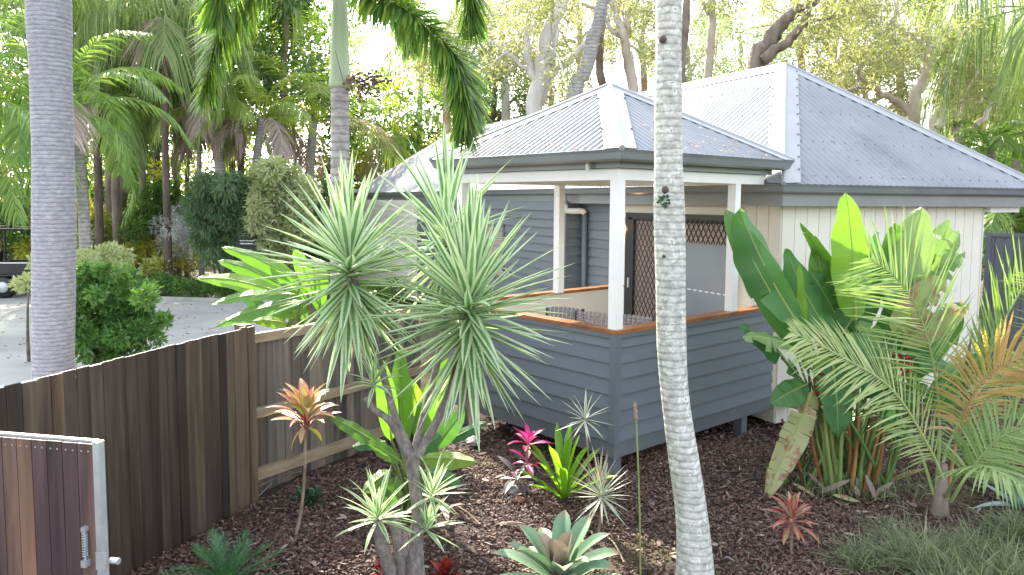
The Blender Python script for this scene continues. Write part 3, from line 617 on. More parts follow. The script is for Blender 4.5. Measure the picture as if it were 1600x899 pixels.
# wall lamp, lit
lp = MB().tube([fp(FM, -.075, 3.25, 2.27), fp(FM, -.075, 3.25, 2.43)], .032, 12).box(-.06, -.03, 3.235, 3.265, 2.33, 2.37, FM).build('wall_lamp', mt['black'], cot)
ll = bpy.data.lights.new('lamp_light', 'POINT'); ll.energy = 1.1; ll.color = (1, .5, .2); ll.shadow_soft_size = .02
lo = link('lamp_light', ll); lo.location = fp(FM, -.075, 3.25, 2.24)
# downpipe
dp = smoothpath([fp(FM, -.36, 4.50, 2.78), fp(FM, -.36, 4.50, 2.60)], 2)
MB().tube(dp, .045, 12).build('gutter_outlet', mt['gutter'], cot)
MB().tube(smoothpath([fp(FM, -.36, 4.50, 2.605), fp(FM, -.35, 4.49, 2.53), fp(FM, -.30, 4.46, 2.50), fp(FM, -.12, 4.33, 2.50), fp(FM, -.08, 4.30, 2.46)], 5), .05, 12).build('downpipe_elbow', mt['pvc'], cot, True)
MB().tube([fp(FM, -.08, 4.30, 2.46), fp(FM, -.08, 4.30, .1)], .042, 12).build('downpipe', mt['boarddk'], cot, True)
# window in the grey block
wn = bx('window', 'curtain', FM, -.318, -.291-.0, 7.0, 8.3, 1.15, 2.15)
for a in ((6.94, 7.0, 1.09, 2.21), (8.3, 8.36, 1.09, 2.21), (7.0, 8.3, 1.09, 1.15), (7.0, 8.3, 2.15, 2.21)): bx('window_frame', 'boarddk', FM, -.335, -.291, a[0], a[1], a[2], a[3], parent=wn)
bx('patio_beam', 'white', FM, 3.802, 4.46, -.10, .0, 2.55, 2.628)
bx('step_plank', 'railw', FP, 2.9, 3.1, -.6, .0, .24, .28)

# wicker chairs on the veranda
def chair(c, az, label):
    r = empty('wicker_chair', (*c, .365), label, 'chair', 'wicker chairs on the veranda'); M = Matrix.Translation((*c, .365)) @ Matrix.Rotation(az, 4, 'Z')
    MB().box(-.23, .23, -.22, .22, .42, .46, M).build('seat', mt['wicker'], r)
    mb = MB()
    for i in range(9):
        x = -.21+i*.0525; mb.bar(M @ Vector((x, .22, .46)), M @ Vector((x*1.05, .30, 1.02+.015*math.cos(x*6))), .034, .016)
    for j in range(16):
        z = .50+j*.034; yy = .215+(z-.46)*.14; mb.bar(M @ Vector((-.225, yy, z)), M @ Vector((.225, yy, z)), .022, .013)
    mb.build('backrest', mt['wicker'], r)
    for sx in (-1, 1):
        MB().bar(M @ Vector((sx*.22, .2, 0)), M @ Vector((sx*.235, .30, 1.03)), .03).build('leg', mt['black'], r)
        MB().bar(M @ Vector((sx*.22, -.2, 0)), M @ Vector((sx*.22, -.2, .43)), .03).build('leg', mt['black'], r)
def chairpos(x, y, Y): p = at(x, y, Y); return p[:2]
chair(chairpos(866, 485, 8.9), -.5, 'wicker chair back farthest left behind the veranda rail')
chair(chairpos(914, 485, 8.5), -.5, 'wicker chair back just left of the near white veranda post')
chair(chairpos(974, 495, 8.3), -.55, 'wicker chair mostly hidden behind the near white veranda post')

# ---------------------------------------------------------------- fences and gate
lf = empty('timber_fence', (-2.7, 5.2, 0), 'dark weathered paling fence running along the left side of the garden bed', 'fence')
fd = norm(np.array([2.267-2.267-.3485, -1.0])); fnm = np.array([-fd[1], fd[0]])      # along the fence towards the camera, and into the garden
FL = Matrix.Translation((-2.267, 6.632, 0)) @ Matrix.Rotation(math.atan2(fd[1], fd[0]), 4, 'Z')      # local x = along fence, -y = outside? set below
def fence_plank(M, x, w, z0_, h, th_, mat, parent, y=0):
    mb = MB(); mb.box(x, x+w, y, y+th_, z0_, h, M); o = mb.build('plank', mt[mat], parent); return o
x = 0
while x < 5.6:
    w = random.uniform(.085, .112); h = 1.575-.008*x+random.uniform(-.006, .006); yy = random.choice((0, .007, .012))
    fence_plank(FL, x, w-.004, -.1, h, .016, 'plank', lf, yy); x += w
mbr = MB()
for z in (.25, .85, 1.42): MB().box(.0, 5.6, -.085, -.028, z, z+.07, FL).build('fence_rail', mt['railw'], lf)
MB().box(-.01, 5.6, -.022, .012, 1.545, 1.552, FL).build('sunlit_edge_strip', mt['steel'], lf)  # added pale strip standing in for the sunlit top edge of the palings
for xx in (.0, 2.4, 4.8): MB().box(xx, xx+.09, -.18, -.09, -.2, 1.5, FL).build('fence_post', mt['railw'], lf)
bf = empty('timber_fence', (-1.9, 7.6, 0), 'lighter paling fence with three pine rails facing the garden behind the cordyline', 'fence')
A_ = np.array([-2.33, 6.82]); B_ = np.array([-1.02, 8.72]); dd = norm(B_-A_); FB = Matrix.Translation((*A_, 0)) @ Matrix.Rotation(math.atan2(dd[1], dd[0]), 4, 'Z'); LB = np.linalg.norm(B_-A_)
x = 0
while x < LB:
    w = random.uniform(.088, .105); fence_plank(FB, x, w-.003, -.1, 1.46+random.uniform(-.008, .008), .016, 'plankg', bf, .04+random.choice((0, .012))); x += w
for z, h in ((.10, .11), (.68, .09), (1.375, .085)): MB().box(-.02, LB, .0, .038, z, z+h, FB).build('fence_rail', mt['railw'], bf)
MB().box(-.13, -.03, -.03, .08, -.2, 1.56, FB).build('fence_post', mt['plank'], bf)
# gate in the near left corner, opened towards the camera
g0 = np.array([-3.2, 3.50]); g1 = at(150, 687, 3.2)[:2]
gd = norm(g1-g0); GL = np.linalg.norm(g1-g0); FG = Matrix.Translation((*g0, 0)) @ Matrix.Rotation(math.atan2(gd[1], gd[0]), 4, 'Z')
gt = empty('garden_gate', (*((g0+g1)/2), 0), 'open gate of dark red brown planks in a galvanised frame at the lower left', 'gate')
x = GL; k_ = 0
x = .0; nb = int(round(GL/.078)); bw = GL/nb
for k_ in range(nb):
    o = fence_plank(FG, k_*bw+.002, bw-.004, .15, 1.635+random.uniform(-.002, .002), .02, 'gatew', gt, -.021)
MB().box(-.02, GL+.0, .0, .02, 1.61, 1.645, FG).build('gate_frame', mt['steel'], gt); MB().box(GL+.001, GL+.03, -.024, .012, .15, 1.645, FG).build('gate_frame', mt['steel'], gt)
MB().box(0, GL, .0, .035, .15, .19, FG).build('gate_frame', mt['steel'], gt)
nl = MB()
for k_ in range(nb):
    for q in (.28, .72): c = k_*bw+bw*q; nl.box(c-.003, c+.003, -.024, -.0205, 1.60, 1.606, FG)
tag(nl.build('nail_heads', mt['steel'], gt), kind='stuff')
cl = GL-.045; sp = []
for i in range(70): a = i*.9; sp.append(fp(FG, cl+.011*math.cos(a), -.035+.011*math.sin(a), 1.14+i*.0016))
MB().tube(sp, .0028, 5).build('spring', mt['steel'], gt); MB().tube([fp(FG, cl, -.035, 1.10), fp(FG, cl, -.035, 1.27)], .004, 6).build('spring_rod', mt['steel'], gt)
MB().box(cl-.012, cl+.012, -.05, -.02, 1.10, 1.13, FG).box(cl-.01, cl+.01, -.045, -.02, 1.255, 1.275, FG).build('spring_bracket', mt['steel'], gt)
MB().tube([fp(FG, GL+.05, -.0, 1.12), fp(FG, GL+.09, -.0, 1.12)], .014, 8).box(GL+.005, GL+.05, -.035, -.031, 1.09, 1.17, FG).build('latch', mt['steel'], gt)
# slate steel fence beyond the right end of the cottage
sf = empty('steel_fence', (11, 13.2, 0), 'slate grey ribbed steel fence beyond the right end of the cottage', 'fence')
p0 = at(1541, 380, 13.4); p1 = at(1760, 380, 12.2); fdv = norm(p1[:2]-p0[:2]); FS = Matrix.Translation((p0[0], p0[1], 0)) @ Matrix.Rotation(math.atan2(fdv[1], fdv[0]), 4, 'Z'); LS = 6
k_ = 0
while k_*.14 < LS: MB().box(k_*.14, k_*.14+.125, .0, .02, .0, 2.10, FS).box(k_*.14+.125, k_*.14+.14, .012, .02, .0, 2.10, FS).build('fence_panel', mt['colorbond'], sf); k_ += 1
MB().box(-.02, LS, -.02, .04, 2.101, 2.16, FS).build('fence_rail', mt['colorbond'], sf); MB().box(.0, .07, -.035, -.001, 0, 2.10, FS).build('fence_post', mt['colorbond'], sf)

# ================================================================= THE THREE PALMS NEAR THE CAMERA
def ringtube(path, r0, r1, n=24, step=.045, amp=.006, seed=1, flare=0, k=26):
    P = smoothpath(path, k); s = np.concatenate([[0], np.cumsum(np.linalg.norm(np.diff(P, axis=0), axis=1))]); L = s[-1]
    m = int(L/step*4); ss = np.linspace(0, L, m); P2 = np.stack([np.interp(ss, s, P[:, i]) for i in range(3)], -1)
    g = np.random.default_rng(seed); ph = np.cumsum(g.uniform(.75, 1.25, m))/4; saw = (ph % 1)
    r = r0+(r1-r0)*(ss/L)+amp*(saw-.5)*np.clip(.25+ss/L*1.3, .25, 1)*g.uniform(.6, 1.3, m)+.003*np.sin(ss*3.1)+.002*np.sin(ss*7.3+1)+flare*np.exp(-ss/.35); rad2 = r[:, None]*(1+.005*g.normal(0, 1, (m, n)))+.004*np.sin(np.arange(n)/n*2*PI*2+ss[:, None]*2)
    return P2, rad2
def base_of(x, y, Y): p = at(x, y, Y); p[2] = 0; return p
# lichen palm, right of centre
b = gnd(1086, 902); pr = empty('palm_tree', b, 'slender pale palm trunk blotched with lichen, standing in the mulch in front of the veranda', 'palm tree')
P, r_ = ringtube([b-np.array([0, 0, .1]), b+[0, 0, .0], at(1080, 800, 5.33), at(1053, 600, 5.36), at(1047, 400, 5.38), at(1044, 200, 5.4), at(1045, 0, 5.42), at(1046, -200, 5.45)], .110, .090, 28, .062, .0035, 3, .035)
MB().tube(P, r_, 28, True).build('trunk', mt['palmR'], pr, True)
for (x, y, sx, sz) in ((1036, 61, .026, .03), (1041, 297, .03, .036), (1039, 401, .02, .028)):
    c = at(x, y, 5.39-.088); mb = MB(); mb.tube([c+[0, -.012, 0], c+[0, .0, 0], c+[0, .03, 0]], [.004, sx, sx*.9], 10); mb.build('knot', mt['barkd'], pr, True)
c = at(1038, 314, 5.30); mb = MB(); cloud(mb, [c], [.035], 60, .03, .02, .2); mb.build('moss', mt['darkp'], pr)
# grey palm, left, behind the fence
b = base_of(88, 590, 7.2); pl = empty('palm_tree', b, 'thick smooth grey palm trunk standing just behind the dark fence at the left', 'palm tree')
P, r_ = ringtube([b-np.array([0, 0, .1]), b+[0, 0, .4], at(84, 590, 7.2), at(84, 300, 7.15), at(76, 0, 7.1), at(70, -250, 7.1)], .178, .178, 30, .035, .0022, 5, .03)
MB().tube(P, r_, 30, True).build('trunk', mt['palmL'], pl, True)
# foxtail palm in the middle
Yf = 8.9; b = base_of(532, 500, Yf); pf = empty('palm_tree', b, 'foxtail palm with bushy arching fronds and a fruit cluster, behind the back fence', 'palm tree')
P, r_ = ringtube([b-np.array([0, 0, .1]), at(533, 480, Yf), at(532, 300, Yf), at(531, 136, Yf)], .125, .108, 22, .09, .006, 8)
MB().tube(P, r_, 22, True).build('trunk', mt['palmM'], pf, True)
MB().tube(smoothpath([at(531, 138, Yf), at(531, 90, Yf), at(531, 30, Yf), at(530, -20, Yf), at(530, -70, Yf)], 6), np.interp(np.linspace(0, 1, 25), [0, .15, .6, 1], [.125, .112, .085, .04]), 18).build('crownshaft', mt['shaft'], pf, True)
def fr(path, n=135, L=.45, W_=.031, **k):
    n = int(n*.72)
    mb = MB(); frond_mb(mb, path, n, L, W_, bushy=True, nseg=2, rr=.022, start=.12, droop=.18, ang=.95, shape=lambda s: np.clip(1.12-.55*s**3, 0, 1), **k); return mb.build('frond', mt['foxtail'], pf)
fr([at(528, -50, Yf), at(480, -75, Yf-.2), at(400, -20, Yf-.5), at(345, 50, Yf-.8), at(318, 150, Yf-.9)])
fr([at(532, -40, Yf), at(580, -10, Yf-.3), at(640, 20, Yf-.7), at(705, 80, Yf-1.0), at(728, 150, Yf-1.1), at(726, 205, Yf-1.1)], 170)
fr([at(532, -60, Yf), at(600, -140, Yf-.3), at(680, -110, Yf-.8), at(728, -40, Yf-1.0), at(738, 42, Yf-1.0)])
fr([at(528, -60, Yf), at(470, -150, Yf-.4), at(400, -120, Yf-.9), at(352, -40, Yf-1.2), at(340, 20, Yf-1.2)], 120)
fr([at(533, -30, Yf), at(570, -60, Yf+.5), at(620, -10, Yf+1.1), at(640, 70, Yf+1.3)], 110)
fr([at(530, -60, Yf), at(500, -160, Yf+.6), at(440, -120, Yf+1.3), at(390, -30, Yf+1.6)], 110)
fr([at(533, -30, Yf), at(550, -150, Yf+.5), at(600, -200, Yf+1.1), at(690, -90, Yf+1.3)], 100)
mb = MB()                                                   # fruit cluster and its thin rachillae
for q in range(26):
    a0 = at(540, 128, Yf-.12); e = at(R.uniform(545, 600), R.uniform(108, 150), Yf-R.uniform(0, .3)); mb.tube(smoothpath([a0, (a0+e)/2+[0, 0, .05], e], 4), .004, 4)
mb.build('fruit_stalk', mt['twig'], pf)
mb = MB(); 
for q in range(90):
    c = at(R.normal(572, 15), R.normal(130, 9), Yf-.2+R.normal(0, .06)); rr = .016; mb.tube([c-[0, 0, rr], c-[0, 0, rr*.5], c+[0, 0, rr*.5], c+[0, 0, rr]], [rr*.3, rr, rr, rr*.3], 6)
tag(mb.build('fruit', mt['fruit'], pf, True), kind='stuff')
mb = MB()
for q in range(9):
    a0 = at(537, 128, Yf-.12); mb.tube([a0, at(524+q, 80+q*4, Yf-.3)+[0, 0, .0]], .003, 4)
mb.build('fruit_stalk', mt['fruit'], pf)

# ================================================================= GARDEN PLANTS
# --- variegated yucca with three big heads
Yy = 5.0; b = gnd(650, 925); yu = empty('variegated_yucca', b, 'tall branching yucca with cream striped spiky heads in front of the veranda', 'yucca')
def limb(pts, r, parent, name='branch', mat='yuccab', n=12, sub=6):
    P = smoothpath(pts, sub); rr = np.interp(np.linspace(0, 1, len(P)), np.linspace(0, 1, len(r)), r)[:, None]*(1+R.normal(0, .045, (len(P), n)))
    return MB().tube(P, rr, n).build(name, mt[mat], parent, True)
limb([b-[0, 0, .06], at(650, 860, Yy), at(653, 800, Yy), at(646, 740, Yy), at(645, 706, Yy)], [.075, .050, .041, .041, .05], yu, 'trunk', n=16, sub=14)
limb([b+[-.05, .05, -.06], at(632, 880, Yy+.1), at(620, 830, Yy+.15), at(608, 806, Yy+.15)], [.09, .062, .048, .04], yu, 'trunk', n=14, sub=8)
limb([b+[-.15, .05, -.06], at(606, 880, Yy+.05), at(594, 845, Yy+.0), at(590, 812, Yy)], [.07, .05, .04, .03], yu)
limb([at(642, 712, Yy), at(620, 676, Yy), at(606, 655, Yy-.05), at(585, 640, Yy-.05), at(571, 622, Yy-.05)], [.042, .026, .023, .021, .02], yu)
limb([at(636, 700, Yy), at(620, 660, Yy+.05), at(606, 611, Yy+.1), at(592, 560, Yy+.1), at(568, 480, Yy+.1), at(548, 420, Yy+.1)], [.04, .025, .025, .024, .023, .023], yu)
limb([at(650, 712, Yy), at(664, 692, Yy), at(684, 655, Yy-.05), at(710, 590, Yy-.1), at(728, 500, Yy-.1), at(735, 470, Yy-.1)], [.042, .028, .028, .026, .026, .025], yu)
limb([at(650, 706, Yy), at(655, 675, Yy+.05), at(664, 640, Yy+.15), at(685, 560, Yy+.3), at(700, 470, Yy+.4), at(697, 375, Yy+.5)], [.036, .023, .023, .024, .024, .024], yu)
ypf = lambda t: np.where(t < .3, .42+.58*(t/.3), np.clip(1-((t-.3)/.7)**1.9, 0.01, 1))
ym = [leafmesh('yucca_leaf', mt['yucca'], .76, .074, b_, .35, 6, ypf, twist=tw) for b_, tw in ((.0, 0), (.05, .1), (.1, -.1), (.2, .1), (.08, -.15))]
ymo = [leafmesh('yucca_leaf', mt['yucca'], .80, .068, b_, .35, 6, ypf, twist=tw) for b_, tw in ((.3, .1), (.55, -.1), (.15, 0))]
def yhead(c, n, s, axis=(0, 0, 1)):
    rosette(yu, c, int(n*.55), ym, 1.5, -.15, .80*s, 1.0*s, axis, jit=.16, phase=random.random()*6, length_axis=.12)
    mb = MB(); rosette_mb(mb, c-np.array([0, 0, .10]), int(n*.9), .72, .070, .45, -1.15, .72*s, .98*s, axis, bend=(-.1, .08), length_axis=.22, prof=ypf); tag(mb.build('leaf_skirt', mt['yuccas'], yu, True), kind='stuff')
    mb = MB(); rosette_mb(mb, c-np.array([0, 0, .28]), 12, .5, .04, -.8, -1.5, .6*s, 1.0*s, axis, bend=(.0, .6), length_axis=.12, prof=ypf); tag(mb.build('dead_leaves', mt['dry'], yu, True), kind='stuff')
yhead(at(544, 400, Yy+.1), 104, .98, (-.05, -.1, 1)); yhead(at(733, 462, Yy-.15), 112, 1.02, (.02, -.12, 1)); yhead(at(697, 352, Yy+.45), 50, .98)
def small_head(parent, c, n, L, W_, mat='yucca', e=(1.45, -.35), axis=(0, 0, 1), bends=(.1, .3, .5), name='leaf', prof=None, fold=.35, phase=None, ln=.04):
    ms = [leafmesh(mat+'_leaf', mt[mat], L, W_, b_, fold, 6, prof or ypf) for b_ in bends]
    rosette(parent, c, n, ms, e[0], e[1], .7, 1.05, axis, name, phase=random.random()*6 if phase is None else phase, length_axis=ln)
small_head(yu, at(584, 596, Yy-.05), 22, .26, .036); small_head(yu, at(590, 806, Yy), 32, .36, .038); small_head(yu, at(676, 770, Yy-.06), 24, .30, .034, axis=(.3, -.1, 1)); small_head(yu, at(668, 822, Yy-.06), 18, .30, .034, axis=(.2, -.1, 1))
# red bromeliads at the yucca's foot
for (x, y, lab, m_) in ((605, 892, 'dark red bromeliad left of the yucca foot at the bottom edge', 'bromr'), (697, 895, 'dark red bromeliad with a tan bract right of the yucca foot', 'bromr')):
    p = gnd(x, y+10); o = empty('red_bromeliad', p, lab, 'bromeliad'); small_head(o, p+[0, 0, .04], 12, .17, .075, m_, (1.3, .4), fold=.5)
# --- cordyline on a thin stem
b = gnd(176, 0+775) if False else gnd(458, 848); co = empty('cordyline', b, 'cordyline with cream and pink leaves on one thin bent stem before the back fence', 'cordyline')
Yc = b[1]
limb([b-[0, 0, .03], at(470, 800, Yc), at(476, 740, Yc), at(477, 690, Yc), at(477, 655, Yc)], [.016, .014, .012, .012, .016], co, 'stem', 'twig', 8)
cpf = lambda t: np.where(t < .22, .22, np.where(t < .5, .22+.78*np.clip((t-.22)/.28, 0, 1)**.8, np.clip(1-((t-.5)/.5)**1.8, .01, 1)))
small_head(co, at(478, 648, Yc), 30, .36, .092, 'cordy', (1.45, .35), bends=(.5, .9, 1.3), prof=cpf, ln=.08)
small_head(co, at(478, 664, Yc), 16, .17, .02, 'cordyp', (1.35, .4), bends=(.1, .2), ln=.06)
small_head(co, at(474, 660, Yc), 3, .26, .07, 'cordy', (-.4, -1.0), bends=(.6,), prof=cpf)
blade('fallen_leaf', mt['helid'], gnd(460, 850)+[0, 0, .02], gnd(498, 826)+[0, 0, .06], .05, (0, -.4, 1), .05, parent=co); blade('fallen_leaf', mt['dry'], gnd(462, 852)+[0, 0, .02], gnd(430, 856)+[0, 0, .02], .03, (0, -.4, 1), .05, parent=co)
# --- small dark plant
b = gnd(482, 790); o = empty('small_shrub', b, 'small low dark green plant on the mulch beside the cordyline stem', 'shrub')
mb = MB()
for q in range(26):
    a = R.uniform(0, 6.28); e = R.uniform(.3, 1.3); d = np.array([math.cos(a)*math.cos(e), math.sin(a)*math.cos(e), math.sin(e)]); c = b+d*R.uniform(.07, .15)
    strips(mb, np.repeat(c[None], 8, 0), norm(d+R.normal(0, .8, (8, 3))*[1, 1, .4]), .085, .026, .25, 2)
mb.build('foliage', mt['darkp'], o)
# --- cycads
def cycad(b, n, L, label, e0=1.2, e1=.05, leaf=.10):
    o = empty('cycad', b, label, 'cycad')
    MB().tube([b-[0, 0, .05], b+[0, 0, .06]], [.09, .06], 10).build('trunk', mt['yuccab'], o)
    for i in range(n):
        f = (i+.5)/n; az = i*2.4+R.uniform(-.2, .2); el = e0+(e1-e0)*f; l = L*R.uniform(.85, 1.1); h = np.array([math.cos(az), math.sin(az), 0])
        pth = [b+[0, 0, .06], b+[0, 0, .06]+(h*math.cos(el)+np.array([0, 0, math.sin(el)]))*l*.5, b+[0, 0, .06]+h*math.cos(el)*l+np.array([0, 0, math.sin(el)*l*.82])]
        frond_mb(MB(), pth, 46, leaf, .011, 0, .95, start=.12, rr=.007, nseg=1, k=10, vdown=.35, plane_up=(0, 0, 1)).build('frond', mt['cycad'], o)
cycad(gnd(352, 925), 22, .42, 'glossy green cycad with comb like fronds at the bottom edge')
cycad(np.array([*at(300, 512, 9.6)[:2], 0]), 12, .55, 'cycad half hidden behind the fence top beside the round shrub', leaf=.13)
# --- large silvery bromeliad
b = gnd(873, 925); o = empty('giant_bromeliad', b, 'large silvery green bromeliad with broad leaves and pinkish heart', 'bromeliad')
bpf = lambda t: np.where(t < .7, .8+.2*np.sin(t/.7*PI/2), np.clip(1-((t-.7)/.3)**2.4, .01, 1))
ms = [leafmesh('bromeliad_leaf', mt['broms'], .50, .125, b_, .45, 9, bpf) for b_ in (.35, .6, .9)]
rosette(o, b+[0, 0, .07], 24, ms, 1.25, .12, .8, 1.1, length_axis=.05, phase=.5, jit=.08)
mc = [leafmesh('bromeliad_leaf', mt['bromc'], .36, .14, .15, .6, 8, bpf)]
rosette(o, b+[0, -.05, .10], 4, mc, 1.45, 1.1, .85, 1.0, length_axis=0, phase=4.2)
# --- bright green bromeliad
b = gnd(880, 782); o = empty('green_bromeliad', b, 'bright green strap leaved bromeliad at the foot of the veranda corner', 'bromeliad')
spf = lambda t: np.where(t < .75, .8+.2*t, np.clip(1-((t-.75)/.25)**2, .01, 1))
ms = [leafmesh('strap_leaf', mt['bromg'], .66, .072, b_, .5, 9, spf) for b_ in (.12, .3, .5)]
rosette(o, b+[0, 0, .02], 20, ms, 1.5, .45, .68, 1.05, phase=1.0, length_axis=.02, jit=.08)
# --- magenta cordyline
b = gnd(815, 765); o = empty('magenta_cordyline', b, 'low plant with magenta and dull purple leaves left of the bright green bromeliad', 'cordyline')
small_head(o, at(826, 690, b[1]), 12, .25, .07, 'magenta', (1.1, .0), prof=cpf, bends=(.4, .8)); small_head(o, at(824, 722, b[1]-.05), 9, .23, .062, 'magenta', (.8, -.3), prof=cpf, bends=(.4, .8))
small_head(o, at(808, 745, b[1]-.04), 14, .3, .075, 'greyleaf', (.7, -.7), prof=cpf, bends=(.5, .8)); limb([b-[0, 0, .03], at(820, 740, b[1]), at(826, 690, b[1])], [.014, .012, .01], o, 'stem', 'twig', 7)
def rock(p, s, label, mat='rock', name='rock', cat='rock'):
    p = np.array(p); mb = MB(); n = 10; k = 7; P = np.array([[0, 0, -s*.5+s*1.2*i/(k-1)] for i in range(k)])+p; rr = s*np.sin(np.linspace(.35, PI-.15, k))[:, None]*(1+R.normal(0, .16, (k, n))); mb.tube(P, rr, n)
    return tag(mb.build(name, mt[mat], None, False), label, cat)
rock(gnd(805, 768), .085, 'pale stone below the magenta leaves'); rock(gnd(811, 782), .055, 'tan stone in front of the pale stone under the magenta plant', 'rockred'); rock(gnd(740, 690), .09, 'small whitish stone on the mulch near the veranda bearer')
# --- white spiky dracaenas
def drac(b, top, n, L, W_, mat, label, e=(1.4, -.9), r=.011):
    o = empty('spiky_dracaena', b, label, 'dracaena'); limb([b-[0, 0, .03], (b+top)/2+[.01, 0, 0], top], [r*1.3, r, r], o, 'stem', 'twig', 8)
    small_head(o, top, n, L, W_, mat, e, bends=(.03, .15, .3)); return o
b = gnd(935, 830); drac(b, at(940, 772, b[1]), 46, .31, .019, 'spiky', 'spiky white striped dracaena on a short stem in front of the green bromeliad'); 
small_head([x for x in S.objects if x.name.startswith('spiky_dracaena')][-1], at(938, 755, b[1]), 16, .34, .018, 'spikyp', (1.5, .8), bends=(.03, .1))
b = gnd(922, 800); drac(b, at(914, 652, b[1]), 30, .27, .019, 'spiky', 'smaller white spiky dracaena held high against the grey boards', (1.3, -.9), .007)
# --- reed with brown seed head
b = gnd(1001, 905); o = empty('reed', b, 'single tall green reed with a brown seed head in front of the veranda corner', 'reed')
MB().tube(smoothpath([b-[0, 0, .02], at(999, 780, b[1]), at(994, 655, b[1])], 6), .0065, 6).build('stem', mt['stem'], o); 
MB().tube(smoothpath([at(994, 657, b[1]), at(993, 645, b[1]), at(992, 628, b[1])], 6), [.006]+[.013]*11+[.005] if False else np.interp(np.linspace(0, 1, 13), [0, .1, .9, 1], [.006, .014, .012, .004])[:, None]*(1+R.normal(0, .15, (13, 8))), 8).build('seed_head', mt['twig'], o)
# --- red edged bromeliad right
b = gnd(1236, 868); o = empty('red_cordyline', b, 'low rosette of red edged green leaves on a short stem at the right', 'cordyline')
top = at(1238, 812, b[1]); limb([b-[0, 0, .03], top], [.012, .011], o, 'stem', 'twig', 7)
small_head(o, top+[0, 0, .03], 30, .24, .055, 'redcord', (1.35, -.55), bends=(.3, .6, .9), prof=cpf, fold=.4, ln=.07)
# --- ginger clump behind the yucca
b = np.array([*at(650, 700, 6.2)[:2], 0]); gi = empty('ginger_clump', b, 'clump of broad bright green ginger leaves behind the yucca trunk', 'ginger')
for (x0, y0, x1, y1, w, Y, m_, nr) in ((600, 700, 512, 650, .16, 5.9, 'ginger', (0, -.5, 1)), (612, 690, 596, 560, .17, 6.1, 'ginger', (.3, -1, .2)), (630, 700, 625, 540, .2, 6.4, 'ginger', (-.2, -1, .3)), (650, 690, 700, 560, .2, 6.5, 'ginger', (0, -1, .3)), (610, 735, 565, 770, .15, 5.8, 'ginger', (0, -.6, .8)),
        (625, 720, 575, 690, .14, 5.9, 'ginger', (0, -.6, .8)), (660, 715, 745, 722, .17, 5.7, 'ginger', (0, -.6, .8)), (640, 715, 690, 680, .2, 6.2, 'heli', (0, -.7, .6)), (680, 700, 726, 640, .17, 6.4, 'heli', (.1, -.8, .5)), (620, 745, 605, 800, .13, 5.7, 'ginger', (0, -.8, .5)), (600, 690, 548, 700, .12, 6.2, 'heli', (0, -.5, .8)),
        (660, 660, 640, 590, .14, 6.7, 'ginger', (0, -1, .3)), (610, 640, 580, 570, .13, 6.8, 'heli', (0, -1, .3)), (665, 735, 720, 755, .12, 5.6, 'heli', (0, -.6, .8)), (700, 690, 760, 660, .13, 6.6, 'heli', (0, -.6, .8))):
    blade('leaf', mt[m_], at(x0, y0, Y), at(x1, y1, Y-.1), w, nr, .10, .3, 14, parent=gi); MB().tube(smoothpath([b+R.normal(0, .08, 3)*[1, 1, 0], (b+at(x0, y0, Y))/2+[0, 0, .05], at(x0, y0, Y)], 4), .012, 6).build('stem', mt['stem'], gi)
# --- broad leaves beyond the fence
b = np.array([*at(430, 500, 9.5)[:2], 0]); hb = empty('heliconia_clump', b, 'clump of long bright green leaves leaning left over the back fence', 'heliconia')
for (x0, y0, x1, y1, w, Y, m_) in ((470, 440, 345, 380, .22, 9.2, 'ginger'), (450, 460, 305, 428, .24, 9.0, 'ginger'), (450, 450, 340, 402, .22, 9.3, 'ginger'), (460, 460, 330, 470, .2, 8.8, 'ginger'), (470, 470, 335, 505, .2, 8.7, 'ginger'), (460, 480, 360, 505, .2, 9.1, 'helis'), (480, 470, 420, 400, .22, 9.4, 'ginger'), (490, 460, 460, 385, .2, 9.4, 'ginger'), (500, 480, 500, 400, .2, 9.5, 'ginger'), (470, 490, 400, 480, .22, 9.0, 'ginger'), (510, 490, 550, 430, .22, 9.6, 'helis'), (480, 500, 440, 440, .2, 9.2, 'ginger'), (430, 500, 370, 450, .18, 9.4, 'heli'), (520, 500, 480, 440, .2, 9.8, 'ginger'), (450, 505, 395, 500, .2, 8.9, 'ginger'), (530, 500, 590, 450, .22, 9.8, 'ginger')):
    blade('leaf', mt[m_], at(x0, y0, Y), at(x1, y1, Y-.2), w, (0, -.75, .8), .10, .3, 14, parent=hb, droop_tip=.1); MB().tube(smoothpath([b+R.normal(0, .25, 3)*[1, 1, 0], (b+at(x0, y0, Y))/2+[0, 0, .1], at(x0, y0, Y)], 4), .014, 6).build('stem', mt['stem'], hb)
